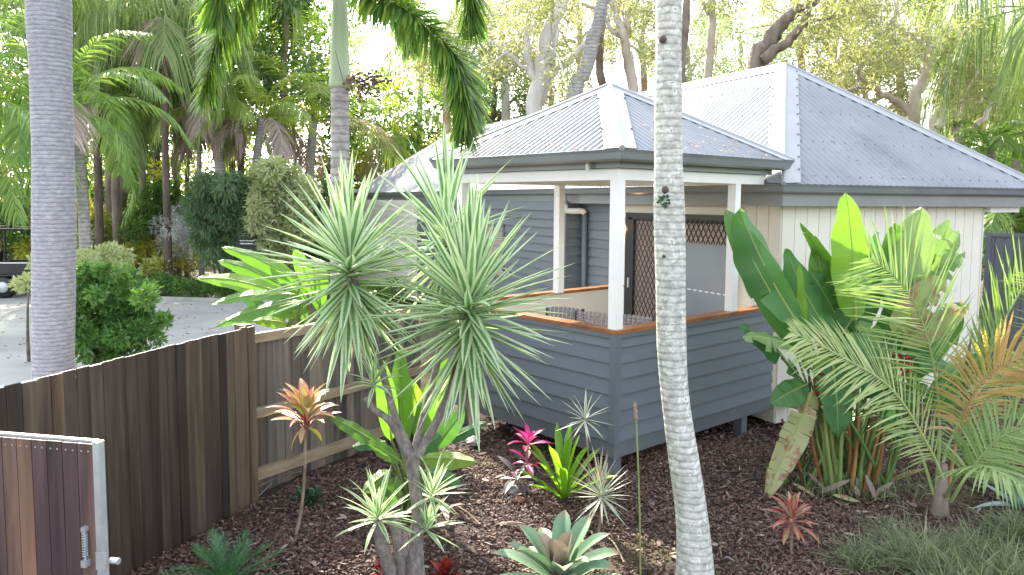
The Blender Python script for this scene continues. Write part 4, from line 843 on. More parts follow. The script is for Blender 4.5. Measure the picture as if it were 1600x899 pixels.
# --- tall heliconia clump on the right
b = gnd(1318, 758); he = empty('heliconia_clump', b, 'tall heliconia clump with huge paddle leaves and red flowers before the cream wall', 'heliconia')
Yh = b[1]
HL = [  # blade base, tip, width, depth, material, normal, tear, sag
 (1262, 560, 1133, 322, .34, -.1, 'heli', (-.5, -.8, .2), 0, .12), (1246, 505, 1155, 322, .42, -.25, 'heli', (.2, -1, .35), .05, -.10), (1337, 500, 1322, 297, .40, .1, 'helis', (.1, -1, .1), 0, .05),
 (1310, 540, 1228, 385, .34, .15, 'heli', (.2, -.9, .5), .12, -.12), (1262, 580, 1250, 408, .20, .05, 'helis', (.6, -.8, 0), 0, .03), (1318, 470, 1250, 345, .16, .25, 'ginger', (-.7, -.6, .3), .2, -.14), (1400, 480, 1440, 320, .42, .1, 'helip', (-.2, -1, .3), .08, .12), (1395, 490, 1508, 385, .30, .2, 'helip', (0, -.7, .7), .3, .18),
 (1395, 520, 1478, 425, .30, .0, 'helid', (.1, -.9, .5), .3, .12), (1400, 500, 1485, 330, .26, .3, 'helip', (.4, -.9, .3), .25, .16), (1290, 560, 1375, 430, .42, .3, 'heli', (0, -1, .2), .1, .06), (1330, 580, 1345, 400, .42, .35, 'ginger', (.1, -1, .1), .1, .04), (1420, 600, 1500, 470, .36, .25, 'heli', (.1, -.9, .4), .15, .12),
 (1380, 600, 1420, 440, .42, .45, 'heli', (.1, -1, .1), .1, .05), (1246, 548, 1160, 525, .26, -.3, 'helip', (0, -.5, .9), .15, .2), (1250, 590, 1155, 505, .24, -.1, 'heli', (0, -.6, .8), .1, .16), (1262, 600, 1205, 630, .26, -.15, 'heli', (-.2, -.7, .6), .05, .1), (1300, 560, 1310, 680, .34, -.25, 'heli', (0, -1, .2), .08, .08),
 (1330, 520, 1360, 610, .34, -.25, 'heli', (0, -1, .4), .12, .1), (1270, 610, 1195, 772, .26, -.25, 'helid', (-.6, -.75, .25), .5, -.10), (1340, 600, 1255, 560, .26, -.05, 'helis', (0, -.7, .7), .2, .15), (1430, 560, 1500, 580, .28, .1, 'heli', (0, -.7, .7), .15, .15), (1280, 640, 1295, 520, .2, .2, 'heli', (.2, -1, 0), 0, .04), (1370, 640, 1450, 600, .3, .2, 'heli', (0, -.8, .5), .1, .12),
 (1355, 560, 1400, 660, .3, .05, 'heli', (0, -1, .3), .1, .08), (1310, 500, 1265, 420, .26, .3, 'heli', (0, -1, .3), .1, .05), (1425, 500, 1380, 400, .3, .4, 'heli', (0, -1, .3), .1, .05), (1450, 640, 1530, 560, .3, .5, 'heli', (0, -.9, .4), .1, .1),
 (1405, 500, 1398, 345, .34, .2, 'ginger', (-.4, -.9, .2), .1, .1), (1420, 480, 1500, 352, .24, .15, 'helip', (.5, -.6, .6), .35, .2), (1410, 540, 1515, 470, .28, .1, 'helid', (.1, -.7, .7), .4, .15), (1350, 500, 1372, 360, .30, .35, 'heli', (.3, -1, .2), .15, .08), (1290, 500, 1275, 372, .24, .35, 'ginger', (-.2, -1, .2), .15, .1), (1240, 470, 1172, 345, .30, .2, 'heli', (.4, -1, .2), .1, -.08),
 (1400, 590, 1340, 500, .34, .25, 'helip', (0, -.8, .5), .2, .15), (1240, 540, 1225, 450, .24, .1, 'heli', (.2, -1, .3), .1, .1), (1450, 570, 1420, 470, .3, .35, 'ginger', (0, -.9, .4), .15, .12)]
for (x0, y0, x1, y1, w, dY, m_, nr, tear, sag) in HL:
    Pb = at(x0, y0, Yh+dY); blade('leaf', mt[m_], Pb, at(x1, y1, Yh+dY-.1), w, nr, sag, .25, 26, tear, he, droop_tip=.12 if tear > .2 else .04)
    g = b+np.array([R.normal(0, .18), R.normal(0, .14), 0]); MB().tube(smoothpath([g, g*.5+Pb*.5+[R.normal(0, .03), 0, .05], Pb], 6), np.linspace(.021, .009, 13), 7).build('stalk', mt['stem'], he, True)
for q in range(34):
    g = b+np.array([R.normal(0, .2), R.normal(0, .13), -.02]); tp = g+np.array([(g[0]-b[0])*.7+R.normal(0, .04), R.normal(0, .05), R.uniform(.45, .95)])
    MB().tube(smoothpath([g, (g+tp)/2+R.normal(0, .015, 3), tp], 4), np.linspace(.024, .012, 9), 7).build('stalk', mt['stemr' if R.random() < .4 else 'stem'], he, True)
for (x, y) in ((1282, 600), (1290, 618), (1276, 520), (1408, 560), (1290, 590)):
    c = at(x, y, Yh-.25); fo = MB().tube([c, c+[.02, 0, -.16]], .006, 5).build('flower', mt['redfl'], he)
    for i in range(6):
        z = -.03*i; s_ = 1 if i % 2 else -1; put(leafmesh('bract', mt['redfl'], .11, .045, .4, .9, 4), aim(c+[.004*i, 0, z], (s_*.8, -.3, .5)), fo, 'bract')
for q in range(16):
    a = gnd(R.uniform(1270, 1400), R.uniform(735, 790)); blade('leaf', mt['dry' if R.random() < .7 else 'helid'], a+[0, 0, .01], a+np.array([R.normal(0, .2), R.normal(0, .12), R.uniform(.0, .22)]), .05, (0, -.6, .8), .1, .3, 8, .2, he)
mb = MB(); bb = b+R.normal(0, .3, (420, 3))*[1.1, .5, 0]+[0, -.15, 0]; strips(mb, bb, R.normal(0, .5, (420, 3))+[0, 0, 1], R.uniform(.15, .4, 420), .008, .35, 3); tag(mb.build('clump_grass', mt['grass']), 'thin grass growing around the foot of the heliconia stalks', 'grass', kind='stuff')
# --- young coconut palm
b = gnd(1468, 800); yc = empty('young_palm', b, 'young coconut palm with wide arching feather fronds at the lower right', 'palm tree'); Y = b[1]
MB().tube(smoothpath([b-[0, 0, .03], b+[0, 0, .15], at(1474, 725, Y)], 6), np.linspace(.08, .035, 13), 12).build('trunk', mt['bark'], yc, True)
def cf(path, mat='coco', n=52, L=.5, W_=.024, parent=yc, **k):
    mb = MB(); kw = dict(start=.25, rr=.016, nseg=3, droop=.18, ang=1.15, k=12); kw.update(k); frond_mb(mb, path, n, L, W_, **kw); return mb.build('frond', mt[mat], parent)
cf([at(1482, 770, Y), at(1452, 700, Y-.1), at(1395, 610, Y-.25), at(1320, 560, Y-.4), at(1240, 520, Y-.5)], 'cocop', 66, .54, .017, droop=.16, start=.2, ang=1.0, plane_up=(.1, -.85, .5))
cf([at(1462, 780, Y), at(1468, 680, Y), at(1462, 590, Y-.05), at(1440, 500, Y-.1), at(1405, 440, Y-.15), at(1360, 405, Y-.2)], 'coco', 50, .80, .016, plane_up=(.35, -1, .1), droop=.06, ang=1.25, start=.3)
cf([at(1480, 780, Y), at(1495, 690, Y), at(1520, 620, Y-.1), at(1560, 575, Y-.2), at(1640, 545, Y-.4)], 'cocod', 52, .68, .021, plane_up=(.2, -1, .4), droop=.3, ang=1.2, start=.3)
cf([at(1485, 785, Y), at(1520, 730, Y-.1), at(1570, 680, Y-.2), at(1660, 650, Y-.4)], 'coco', 54, .55, .02, plane_up=(0, -.8, .8), droop=.25, start=.25)
cf([at(1470, 780, Y), at(1480, 700, Y+.2), at(1540, 600, Y+.6), at(1620, 560, Y+.9)], 'coco', 44, .45, .022, droop=.4, start=.3)
cf([at(1475, 780, Y), at(1500, 740, Y-.5), at(1540, 730, Y-.9), at(1600, 760, Y-1.2)], 'coco', 40, .36, .02, droop=.4, start=.3)
cf([at(1460, 775, Y), at(1430, 690, Y+.4), at(1380, 640, Y+.7), at(1330, 640, Y+.9)], 'coco', 40, .36, .02, droop=.5, start=.3)
MB().tube([at(1500, 640, Y-.05), at(1512, 560, Y-.1), at(1519, 520, Y-.1)], [.012, .014, .006], 6).build('spear', mt['barkd'], yc)
# --- second palm at the right edge
b = np.array([*at(1620, 740, 7.6)[:2], 0]); y2 = empty('young_palm', b, 'young palm at the right edge with upright comb like fronds against the slate fence', 'palm tree'); Y = b[1]
MB().tube([b-[0, 0, .03], b+[0, 0, .5]], [.08, .05], 10).build('trunk', mt['palmM'], y2, True)
cf([at(1610, 700, Y), at(1575, 620, Y), at(1545, 560, Y-.1), at(1525, 545, Y-.15)], 'coco', 20, .5, .02, y2, plane_up=(.1, -1, .1), droop=0, ang=1.2, start=.2)
cf([at(1560, 720, Y), at(1530, 600, Y-.1), at(1560, 520, Y-.2), at(1610, 430, Y-.3), at(1650, 380, Y-.3)], 'coco', 44, .62, .022, y2, plane_up=(.3, -1, .1), droop=-.05, ang=.95, start=.3, side=-1)
cf([at(1620, 700, Y), at(1600, 600, Y+.2), at(1590, 560, Y+.2), at(1560, 540, Y)], 'cocop', 30, .4, .02, y2, droop=.3)
cf([at(1620, 690, Y), at(1640, 560, Y), at(1640, 480, Y), at(1600, 430, Y-.2)], 'coco', 40, .5, .02, y2, droop=.3)
cf([at(1620, 700, Y), at(1590, 670, Y-.4), at(1560, 680, Y-.6), at(1530, 730, Y-.7)], 'coco', 34, .34, .02, y2, droop=.5)
# --- agave
b = gnd(1570, 792); o = empty('agave', b, 'blue grey agave with a few broad pointed leaves at the right edge', 'agave'); small_head(o, b+[.1, 0, .03], 9, .42, .10, 'agave', (1.2, .15), prof=lambda t: np.clip(1-t**2.2, .01, 1), fold=.5, phase=2.9)
# --- grass tussocks
def tussock(p, n, L, s, label):
    mb = MB(); bb = p+R.normal(0, s, (n, 3))*[1, 1, 0]; az = R.uniform(0, 2*PI, n); el = R.uniform(.35, 1.35, n); d = np.stack([np.cos(az)*np.cos(el)-.25, np.sin(az)*np.cos(el), np.sin(el)], -1)
    strips(mb, bb, d, L*R.uniform(.6, 1.15, n), .006, R.uniform(.25, .6, n), 4)
    o = mb.build('grass_tussock', mt['grass']); return tag(o, label, 'grass', kind='stuff')
for i_, (x, y, n, L, s) in enumerate(((1350, 893, 380, .42, .09), (1445, 900, 750, .62, .11), (1535, 890, 650, .55, .10), (1600, 850, 600, .5, .11), (1390, 845, 200, .36, .10), (1495, 945, 700, .55, .12), (1585, 935, 700, .6, .12))):
    tussock(gnd(x, y), n, L, s, 'fine arching grass tussock, %s' % ('leftmost at the bottom right', 'in front of the young palm', 'right of the young palm foot', 'at the right edge below the agave', 'thin one behind the others', 'at the bottom edge centre of the grass', 'in the bottom right corner')[i_])
mb = MB(); n = 260; x = R.uniform(1000, 1420, n); y = R.uniform(800, 898, n); p = np.array([gnd(a, c) for a, c in zip(x, y)]); p = p[R.random(n) < .7]
strips(mb, p, R.normal(0, .6, (len(p), 3))+[0, 0, 1], R.uniform(.03, .12, len(p)), .008, .3, 2); tag(mb.build('sparse_grass', mt['grass']), 'sparse grass blades poking through the mulch', 'grass', kind='stuff')
# --- litter: dry leaves, sticks
def litter(lab, x, y, x1, y1, w, mat, h=.03): return tag(blade('dry_leaf', mt[mat], gnd(x, y)+[0, 0, .02], gnd(x1, y1)+[0, 0, h], w, (0, -.3, 1), .12, .3, 8, .1), lab, 'dry leaf')
litter('curled tan dry leaf between the yucca and the large bromeliad', 776, 822, 822, 828, .05, 'dry', .05); litter('tan dry leaf on the mulch right of the palm trunk', 1098, 838, 1112, 842, .04, 'dry'); litter('dry leaf on the mulch beside the veranda post', 1158, 735, 1180, 740, .04, 'dry')
for i_, (x, y, x1, y1) in enumerate(((690, 770, 700, 830), (700, 775, 722, 800), (705, 782, 690, 815))):
    litter('brown dead leaf hanging behind the yucca trunk, ' + ('longest', 'right one', 'lower one')[i_], x, y+20, x1, y1+10, .07, 'dry', .12)
def stick(a, c, lab, r=.006): 
    A, B = gnd(*a)+[0, 0, .03], gnd(*c)+[0, 0, .03]; return tag(MB().tube(smoothpath([A, (A+B)/2+[0, .03, .02], B], 5), r, 5).build('stick', mt['twig']), lab, 'stick')
stick((405, 765), (470, 742), 'long thin stick lying along the foot of the back fence'); stick((705, 795), (750, 825), 'pale stick right of the yucca trunk'); stick((700, 800), (733, 818), 'shorter stick beside the pale one right of the yucca'); stick((950, 845), (975, 885), 'bent twig between the bromeliad and the reed'); stick((520, 808), (590, 812), 'stick lying between cordyline and yucca'); stick((425, 852), (445, 835), 'little dark twig near the cordyline stem')
wl = MB(); wl.tube(smoothpath([gnd(345, 802)+[0, 0, .03], gnd(360, 790)+[0, 0, .05], gnd(395, 786)+[0, 0, .03], gnd(425, 760)+[0, 0, .03]], 6), .004, 5); tag(wl.build('irrigation_hose', mt['steel']), 'thin pale hose on the mulch at the foot of the left fence', 'hose')

# ================================================================= BEYOND THE FENCE
def shrub(name, label, cat, b, blobs, n, L, Wd, mat, hang=0, stems=6, smat='bark', group=None, r=.03):
    """foliage in overlapping clumps over several stems; blobs = (px, py, Y, radius)"""
    o = empty(name, b, label, cat, group); mb = MB(); cs = [at(x, y, Y) for x, y, Y, _ in blobs]; cloud(mb, cs, [q[3] for q in blobs], n, L, Wd, hang); mb.build('foliage', mt[mat], o)
    for i in range(stems):
        e = cs[i % len(cs)]; a = b+R.normal(0, .08, 3)*[1, 1, 0]; MB().tube(smoothpath([a-[0, 0, .05], (a+e)/2+R.normal(0, .06, 3), e], 4), np.linspace(r, r*.35, 9), 6).build('stem', mt[smat], o)
    return o
# round shrub behind the left fence
bl = []
for q in range(80):
    a = R.uniform(0, 2*PI); rr = math.sqrt(R.random()); bl.append((158+rr*math.cos(a)*82, 492+rr*math.sin(a)*62, 11.6+R.uniform(-.7, .5), R.uniform(.10, .22)))
for q in range(45):
    a = R.uniform(0, 2*PI); rr = R.uniform(.95, 1.25); bl.append((158+rr*math.cos(a)*84, 494+rr*math.sin(a)*64, 11.6+R.uniform(-.5, .4), R.uniform(.05, .11)))
shrub('round_shrub', 'dense rounded glossy green shrub on the roadside behind the dark fence', 'shrub', gnd(165, 572), bl, 21000, .085, .038, 'round', 0, 9)
bl2 = []
bl = [(150+R.normal(0, 38), 412+R.normal(0, 13), 15+R.normal(0, .4), R.uniform(.14, .26)) for q in range(34)]
shrub('loose_shrub', 'looser yellow green shrub rising behind the round glossy shrub', 'shrub', gnd(160, 500), bl, 6000, .085, .04, 'paleb', 0, 7)
bl = [(40+R.normal(0, 9), 446+R.normal(0, 10), 11.6+R.normal(0, .2), R.uniform(.06, .12)) for q in range(8)]
shrub('small_shrub', 'pale green shrub shoots left of the grey palm trunk in front of the buggy', 'shrub', gnd(60, 560), bl, 700, .09, .035, 'paleb', 0, 3)
# low clipped hedge along the far side of the road
mb = MB(); hp = [(-12.6, 22.4), (-10.5, 21.25), (-8, 20.85), (-5.4, 20.4), (-3, 20.0)]
cs = [];
for a, c in zip(hp[:-1], hp[1:]):
    for t in np.arange(0, 1, .09): cs.append((a[0]+(c[0]-a[0])*t, a[1]+(c[1]-a[1])*t+R.normal(0, .12), R.uniform(.18, .40)))
cloud(mb, np.array(cs), .30, 14000, .085, .04); hd = empty('hedge', (-8, 20.9, 0), 'low green clipped hedge along the far edge of the road', 'hedge'); mb.build('foliage', mt['round'], hd)
for i in range(0, len(cs), 3): c = cs[i]; MB().tube([(c[0], c[1], -.05), (c[0]+.03, c[1], .35)], .018, 5).build('stem', mt['bark'], hd)
mb = MB(); cloud(mb, [at(245, 414, 22.2), at(255, 417, 22), at(232, 417, 22.4)], .2, 500, .2, .05, -.3); o = mb.build('croton', mt['cordy']); tag(o, 'orange leaved croton behind the low hedge', 'shrub')
# larger shrubs and bushes behind the hedge
YB = 23
bl = [(345+52*a, 338+66*b_, 21.3+R.normal(0, .35), R.uniform(.22, .42)) for a, b_ in [(math.sqrt(u_)*math.cos(v_), math.sqrt(u_)*math.sin(v_)) for u_, v_ in zip(R.random(60), R.uniform(0, 6.28, 60))]]
shrub('weeping_bush', 'big dark green weeping bush behind the hedge', 'bush', gnd(345, 450), bl, 22000, .16, .035, 'weep', 1.4, 8)
bl = [(436+50*a, 326+68*b_, 20.9+R.normal(0, .35), R.uniform(.2, .4)) for a, b_ in [(math.sqrt(u_)*math.cos(v_), math.sqrt(u_)*math.sin(v_)) for u_, v_ in zip(R.random(60), R.uniform(0, 6.28, 60))]]
shrub('pale_bush', 'pale cream green mounded bush right of the dark weeping bush', 'bush', gnd(432, 455), bl, 22000, .13, .05, 'paleb', .5, 8)
bl = [(284+R.normal(0, 13), 362+R.normal(0, 18), 23+R.normal(0, .3), R.uniform(.15, .32)) for q in range(20)]
shrub('wispy_bush', 'pale silvery wispy bush left of the dark weeping bush', 'bush', gnd(284, 428), bl, 2600, .17, .014, 'wisp', .2, 10, 'twig', r=.02)
for k_, (x, y, sx, sy, m_, lab, n) in enumerate(((215, 350, 22, 18, 'forest', 'mid green shrub between the palm trunks above the hedge', 4500), (150, 372, 16, 10, 'paleb', 'small yellowish shrub above the round shrub', 2500), (182, 395, 22, 12, 'golden', 'sunlit golden shrub above the loose roadside shrub', 3000), (255, 330, 16, 18, 'forest', 'dark bushy shrub left of the weeping bush', 4000), (90, 345, 40, 25, 'golden', 'sunlit golden undergrowth shrub behind the buggy', 5000), (20, 340, 34, 22, 'forest', 'dark shrub at the left edge behind the buggy', 5000), (250, 392, 40, 12, 'golden', 'low sparse golden shrub directly behind the hedge', 3000), (490, 350, 20, 36, 'weep', 'dark shrub right of the pale bush', 6000))):
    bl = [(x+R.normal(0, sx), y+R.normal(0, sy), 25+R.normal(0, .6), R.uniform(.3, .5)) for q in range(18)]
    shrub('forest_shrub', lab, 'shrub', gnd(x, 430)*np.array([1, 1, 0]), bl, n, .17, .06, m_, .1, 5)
# information sign
sg = empty('sign', gnd(385, 440)*np.array([1, 1, 0]), 'small dark sign board with white lines of writing beside the bushes', 'sign'); c = at(386, 376, 21.0)
MB().box(c[0]-.27, c[0]+.27, c[1], c[1]+.03, c[2]-.40, c[2]+.42).build('board', mt['black'], sg)
for j, (w, z) in enumerate(((.34, .18), (.22, .12), (.40, -.02), (.36, -.1), (.3, -.28))): MB().box(c[0]-.2, c[0]-.2+w, c[1]-.004, c[1]-.001, c[2]+z, c[2]+z+.025).build('text_line', mt['white'], sg)
for s_ in (-.22, .22): MB().box(c[0]+s_-.02, c[0]+s_+.02, c[1]+.031, c[1]+.06, -.05, c[2]+.4).build('post', mt['black'], sg)
# utility buggy
p = gnd(9, 463); bu = empty('utility_buggy', (p[0]-1.1, p[1]+.4, -.045), 'black open utility buggy with a cargo tray and roll cage parked on the road', 'buggy')
MBu = Matrix.Translation((p[0], p[1], -.045)) @ Matrix.Rotation(rad(4), 4, 'Z')   # local x: to the rear, origin under the rear wheel
def bb(name, m_, *b, parent=bu): return MB().box(*b, MBu).build(name, mt[m_], parent)
for wx in (0, -1.95):
    for wy in (0, 1.25):
        P = [MBu @ Vector((wx, wy+q, .30)) for q in (-.13, -.10, .10, .13)]; w_ = MB().tube(P, [.25, .30, .30, .25], 20).build('wheel', mt['black'], bu, True)
        P = [MBu @ Vector((wx, wy+q, .30)) for q in (-.145, -.125, .12)]; MB().tube(P, [.12, .16, .16], 14).build('rim', mt['steel'], w_, True)
bb('chassis', 'black', -2.3, .7, .12, 1.13, .36, .5)
tr = bb('cargo_tray', 'black', -.55, .85, .0, 1.25, .62, .66)
for q in ((-.55, .85, .0, .04, .661, .93), (-.55, .85, 1.21, 1.25, .661, .93), (.81, .85, .041, 1.209, .661, .93), (-.55, -.51, .041, 1.209, .661, .93)): bb('side_panel', 'black', *q, parent=tr)
MB().bar(MBu @ Vector((-.55, -.01, .95)), MBu @ Vector((.86, -.01, .95)), .035).bar(MBu @ Vector((.86, -.01, .95)), MBu @ Vector((.86, 1.26, .95)), .035).build('tray_rail', mt['steel'], bu)
bb('seat', 'black', -1.25, -.75, .12, 1.13, .62, .78); bb('seat_back', 'black', -.80, -.66, .12, 1.13, .78, 1.2); bb('bonnet', 'colorbond', -2.55, -1.8, .15, 1.1, .55, .95); bb('dashboard', 'black', -1.79, -1.68, .15, 1.1, .7, 1.05)
bb('mudguard', 'black', -.36, .36, -.13, .119, .60, .64); bb('mudguard', 'black', -2.3, -1.6, -.13, .149, .60, .64)
for q in (.08, 1.17):
    MB().tube(smoothpath([MBu @ Vector(v) for v in ((-1.85, q, .8), (-1.45, q, 1.75), (-1.3, q, 1.85), (.7, q, 1.85), (.78, q, 1.78), (.80, q, .9))], 4), .028, 8).build('roll_cage', mt['black'], bu)
    MB().tube([MBu @ Vector((-.62, q, .7)), MBu @ Vector((-.62, q, 1.85))], .028, 8).build('roll_cage', mt['black'], bu)
bb('roof', 'black', -1.5, -.4, .05, 1.2, 1.88, 1.91)
MB().tube([MBu @ Vector((-1.55+.12*math.cos(a)*.4, .4+.17*math.cos(a), 1.05+.17*math.sin(a))) for a in np.linspace(0, 2*PI, 15)], .014, 6).build('steering_wheel', mt['black'], bu)

# palms of the grove
def palm(label, trunk, Y, r, nf, L, mat, crown=None, dry=0, leaf=.5, wl=.03, droop=.45, arc=.6, n=42, hangf=.0, bark='palmM', e=(1.3, -.2), nsg=2, shaft=False):
    b = base_of(trunk[-1][0], trunk[-1][1], Y); b[2] = -.05; o = empty('palm_tree', b, label, 'palm tree')
    P = [at(x, y, Y) for x, y in trunk][::-1]; MB().tube(smoothpath([b]+P, 6), np.linspace(r*1.1, r*.85, 6*len(P)+1), 10).build('trunk', mt[bark], o, True)
    c = P[-1] if crown is None else at(*crown, Y)
    if shaft: MB().tube(smoothpath([P[-1], P[-1]+[0, 0, .5], P[-1]+[0, 0, 1.0]], 4), np.linspace(r*1.15, r*.5, 9), 10).build('crownshaft', mt['shaft'], o, True); c = P[-1]+[0, 0, .9]
    for i in range(nf+dry):
        d_ = i >= nf; az = i*2.39996+R.uniform(-.3, .3); f = (i+.5)/nf if not d_ else 1
        el = e[0]+(e[1]-e[0])*f if not d_ else R.uniform(-.4, .25); l = L*R.uniform(.8, 1.1)*(.8 if d_ else 1); h = np.array([math.cos(az), math.sin(az), 0]); z = np.array([0, 0, 1.])
        p1 = c+(h*math.cos(el)+z*math.sin(el))*l*.4; p2 = p1+(h*math.cos(el-arc)+z*math.sin(el-arc))*l*.33; p3 = p2+(h*math.cos(el-2*arc)+z*math.sin(el-2*arc))*l*.3
        mb = MB(); frond_mb(mb, [c, p1, p2, p3], n, leaf, wl, droop if not d_ else .8, 1.1, start=.18, rr=.025, nseg=nsg, k=5)
        mb.build('dry_frond' if d_ else 'frond', mt['dry' if d_ else mat], o)
    return o
palm('coconut palm with long sweeping fronds at the far left behind the buggy', [(-70, 150), (-80, 300), (-84, 400)], 15, .14, 17, 3.3, 'palmf', leaf=.62, wl=.045, e=(1.2, -.5))
palm('coconut palm whose fronds sweep out right of the thick grey trunk', [(118, 200), (128, 290), (134, 390)], 17, .12, 18, 2.9, 'palmf', crown=(100, 170), leaf=.6, wl=.045, e=(1.2, -.8), dry=1)
palm('dark leaved palm with straight brown trunk in the middle of the grove', [(184, 140), (180, 250), (184, 390)], 24, .13, 14, 2.4, 'palmf', leaf=.7, wl=.05, droop=1.0, e=(1.2, -.6), bark='bark', dry=2)
palm('slim palm just right of the brown trunked palm in the grove', [(226, 150), (222, 250), (228, 370)], 25, .11, 13, 2.6, 'palmw', leaf=.8, wl=.04, droop=1.3, e=(1.2, -.6), bark='bark', dry=2)
palm('tall palm with hanging curtain like fronds above the grove', [(262, 40), (258, 200), (262, 360)], 22, .10, 15, 2.9, 'palmw', leaf=1.0, wl=.04, droop=1.5, e=(1.1, -.4), bark='barkd', dry=3)
palm('slim grey palm with leaning stem and drooping green crown left of the golden palm', [(322, 150), (312, 200), (312, 310)], 24, .08, 12, 1.9, 'palmw', leaf=.6, wl=.04, droop=.9, e=(1.1, -.4), dry=5)
palm('thick grey palm leaning left under the dry hanging fronds', [(328, 175), (338, 230), (347, 300)], 23.5, .15, 9, 2.4, 'palmy', leaf=.6, wl=.04, droop=.7, dry=6)
palm('short stout palm with dry brown fronds between pale bush and golden palm', [(410, 185), (402, 240), (398, 300)], 23.5, .13, 10, 2.5, 'palmy', leaf=.6, wl=.045, droop=.6, dry=3)
palm('golden sunlit coconut palm left of the foxtail palm trunk', [(490, 190), (486, 240), (482, 330)], 27.5, .17, 19, 4.6, 'palmy', leaf=1.1, wl=.045, droop=.35, e=(1.45, -.1), dry=4, arc=.5)
palm('small palm with pale crownshaft standing behind the left end of the roof', [(609, 246), (611, 270), (612, 330)], 31, .20, 15, 3.1, 'palmf', leaf=.75, wl=.045, droop=.7, e=(1.3, -.5), shaft=True, dry=1)
palm('palm with yellow green crown behind the foxtail fronds', [(660, 90), (655, 200), (655, 330)], 36, .14, 14, 3.2, 'palmy', leaf=.8, wl=.05, droop=.6, e=(1.3, -.4))
palm('tall palm at the top left corner, only its drooping fronds in view', [(-30, -60), (-45, 200), (-50, 400)], 19, .13, 15, 3.4, 'palmw', leaf=.8, wl=.045, droop=1.0, e=(.9, -.6))
palm('tall palm with drooping fronds entering from the top near the grey trunk', [(150, -70), (152, 200), (156, 390)], 23, .12, 15, 3.4, 'palmw', leaf=.9, wl=.05, droop=1.2, e=(.9, -.7), bark='barkd')
palm('tall palm with sunlit drooping fronds at the top above the dry fronds', [(380, -60), (378, 200), (372, 380)], 27, .12, 16, 3.6, 'palmy', leaf=.9, wl=.05, droop=1.1, e=(1.0, -.7), bark='barkd')
palm('palm with long hanging leaflets at the upper right edge', [(1612, 10), (1622, 200), (1625, 330)], 17, .12, 11, 3.0, 'palmw', leaf=1.0, wl=.035, droop=1.7, e=(1.1, -.5))
palm('yellowish weeping palm between the gnarled gums and the right edge', [(1560, 110), (1566, 220), (1568, 330)], 24, .12, 16, 2.6, 'palmy', leaf=1.1, wl=.04, droop=1.7, e=(1.1, -.5))
palm('low palm with green fronds just above the right end of the roof', [(1548, 235), (1552, 280), (1552, 330)], 19, .12, 13, 1.5, 'palmf', leaf=.45, wl=.035, droop=.4, e=(1.3, 0))
palm('fan like green palm in shade seen under the right eave above the slate fence', [(1572, 345), (1578, 380), (1580, 420)], 17.5, .10, 14, 1.6, 'palmf', leaf=.5, wl=.04, droop=.8, e=(1.2, -.3))
# straight trunks of the dark wood
def tree(name, label, Y, limbs, mat='bark', clumps=(), n=3000, L=.14, Wd=.05, leafm='forest', hang=.2, cat='tree', rs=1, crownkind=None):
    b = base_of(limbs[0][0][0], limbs[0][0][1], Y); b[2] = -.05; o = empty(name, b, label, cat)
    for i, lb in enumerate(limbs):
        P = [at(x, y, Y+(lb[0][3] if len(lb[0]) > 3 else 0)) for x, y, *_ in lb]; r = [q[2]*rs for q in lb]
        if i == 0: P = [b]+P; r = [r[0]*1.15]+r
        Ps = smoothpath(P, 5); rr = np.interp(np.linspace(0, 1, len(Ps)), np.linspace(0, 1, len(r)), r)[:, None]*(1+R.normal(0, .06, (len(Ps), 10)))
        Ps[1:-1] += R.normal(0, .025, Ps[1:-1].shape); MB().tube(Ps, rr, 10).build('trunk' if i == 0 else 'branch', mt[mat], o, True)
    if len(clumps):
        mb = MB(); cs = np.array([at(x, y, Y+dy) for x, y, dy, _ in clumps]); cloud(mb, cs, [q[3] for q in clumps], n, L, Wd, hang, .3); mb.build('crown', mt[leafm], o)
        tw = MB()
        for c in cs[::2]:
            q = cs[R.integers(len(cs))]; e = c+(q-c)*min(1, 1.5/(np.linalg.norm(q-c)+.01)); tw.tube(smoothpath([c, (c+e)/2+R.normal(0, .1, 3), e], 3), [.03, .026, .022, .018, .016, .012, .01], 4)
        tag(tw.build('twigs', mt[mat], o), kind='stuff')
    return o
def cl(x0, x1, y0, y1, n, r0=.5, r1=1.0, dy=1.2): return [(R.uniform(x0, x1), R.uniform(y0, y1), R.normal(0, dy), R.uniform(r0, r1)) for _ in range(n)]
dark = [(172, 160, 'thick dark trunk close left of the brown trunked palm', .17), (192, 190, 'dark reddish trunk touching the brown trunked palm', .16), (245, 180, 'dark trunk between slim palm and curtain palm', .12), (275, 170, 'dark trunk left of the thin grey pair of palms', .12), (292, 190, 'thin dark trunk just above the wispy bush', .08), (365, 190, 'dark trunk between leaning palm and short stout palm', .13), (440, 210, 'dark trunk behind the pale bush', .12), (460, 220, 'thin orange brown stem right of the pale bush', .06), (60, 200, 'dark trunk hidden beside the thick grey palm', .15), (130, 160, 'brown trunk right of the thick grey palm', .12)]
for k_, (x, y, lab, r) in enumerate(dark):
    Y = 27+(k_*1.7) % 5; tree('forest_tree', lab, Y, [[(x+R.uniform(-4, 4), 400, r), (x, 250, r), (x+R.uniform(-5, 5), 60, r*.8), (x+R.uniform(-8, 8), -140, r*.6)]], 'barkd' if k_ % 3 else 'bark', cl(x-60, x+60, -150, 150, 16, .7, 1.4, 1.5), 3600, .26, .09, 'forest' if k_ % 2 else 'weep')
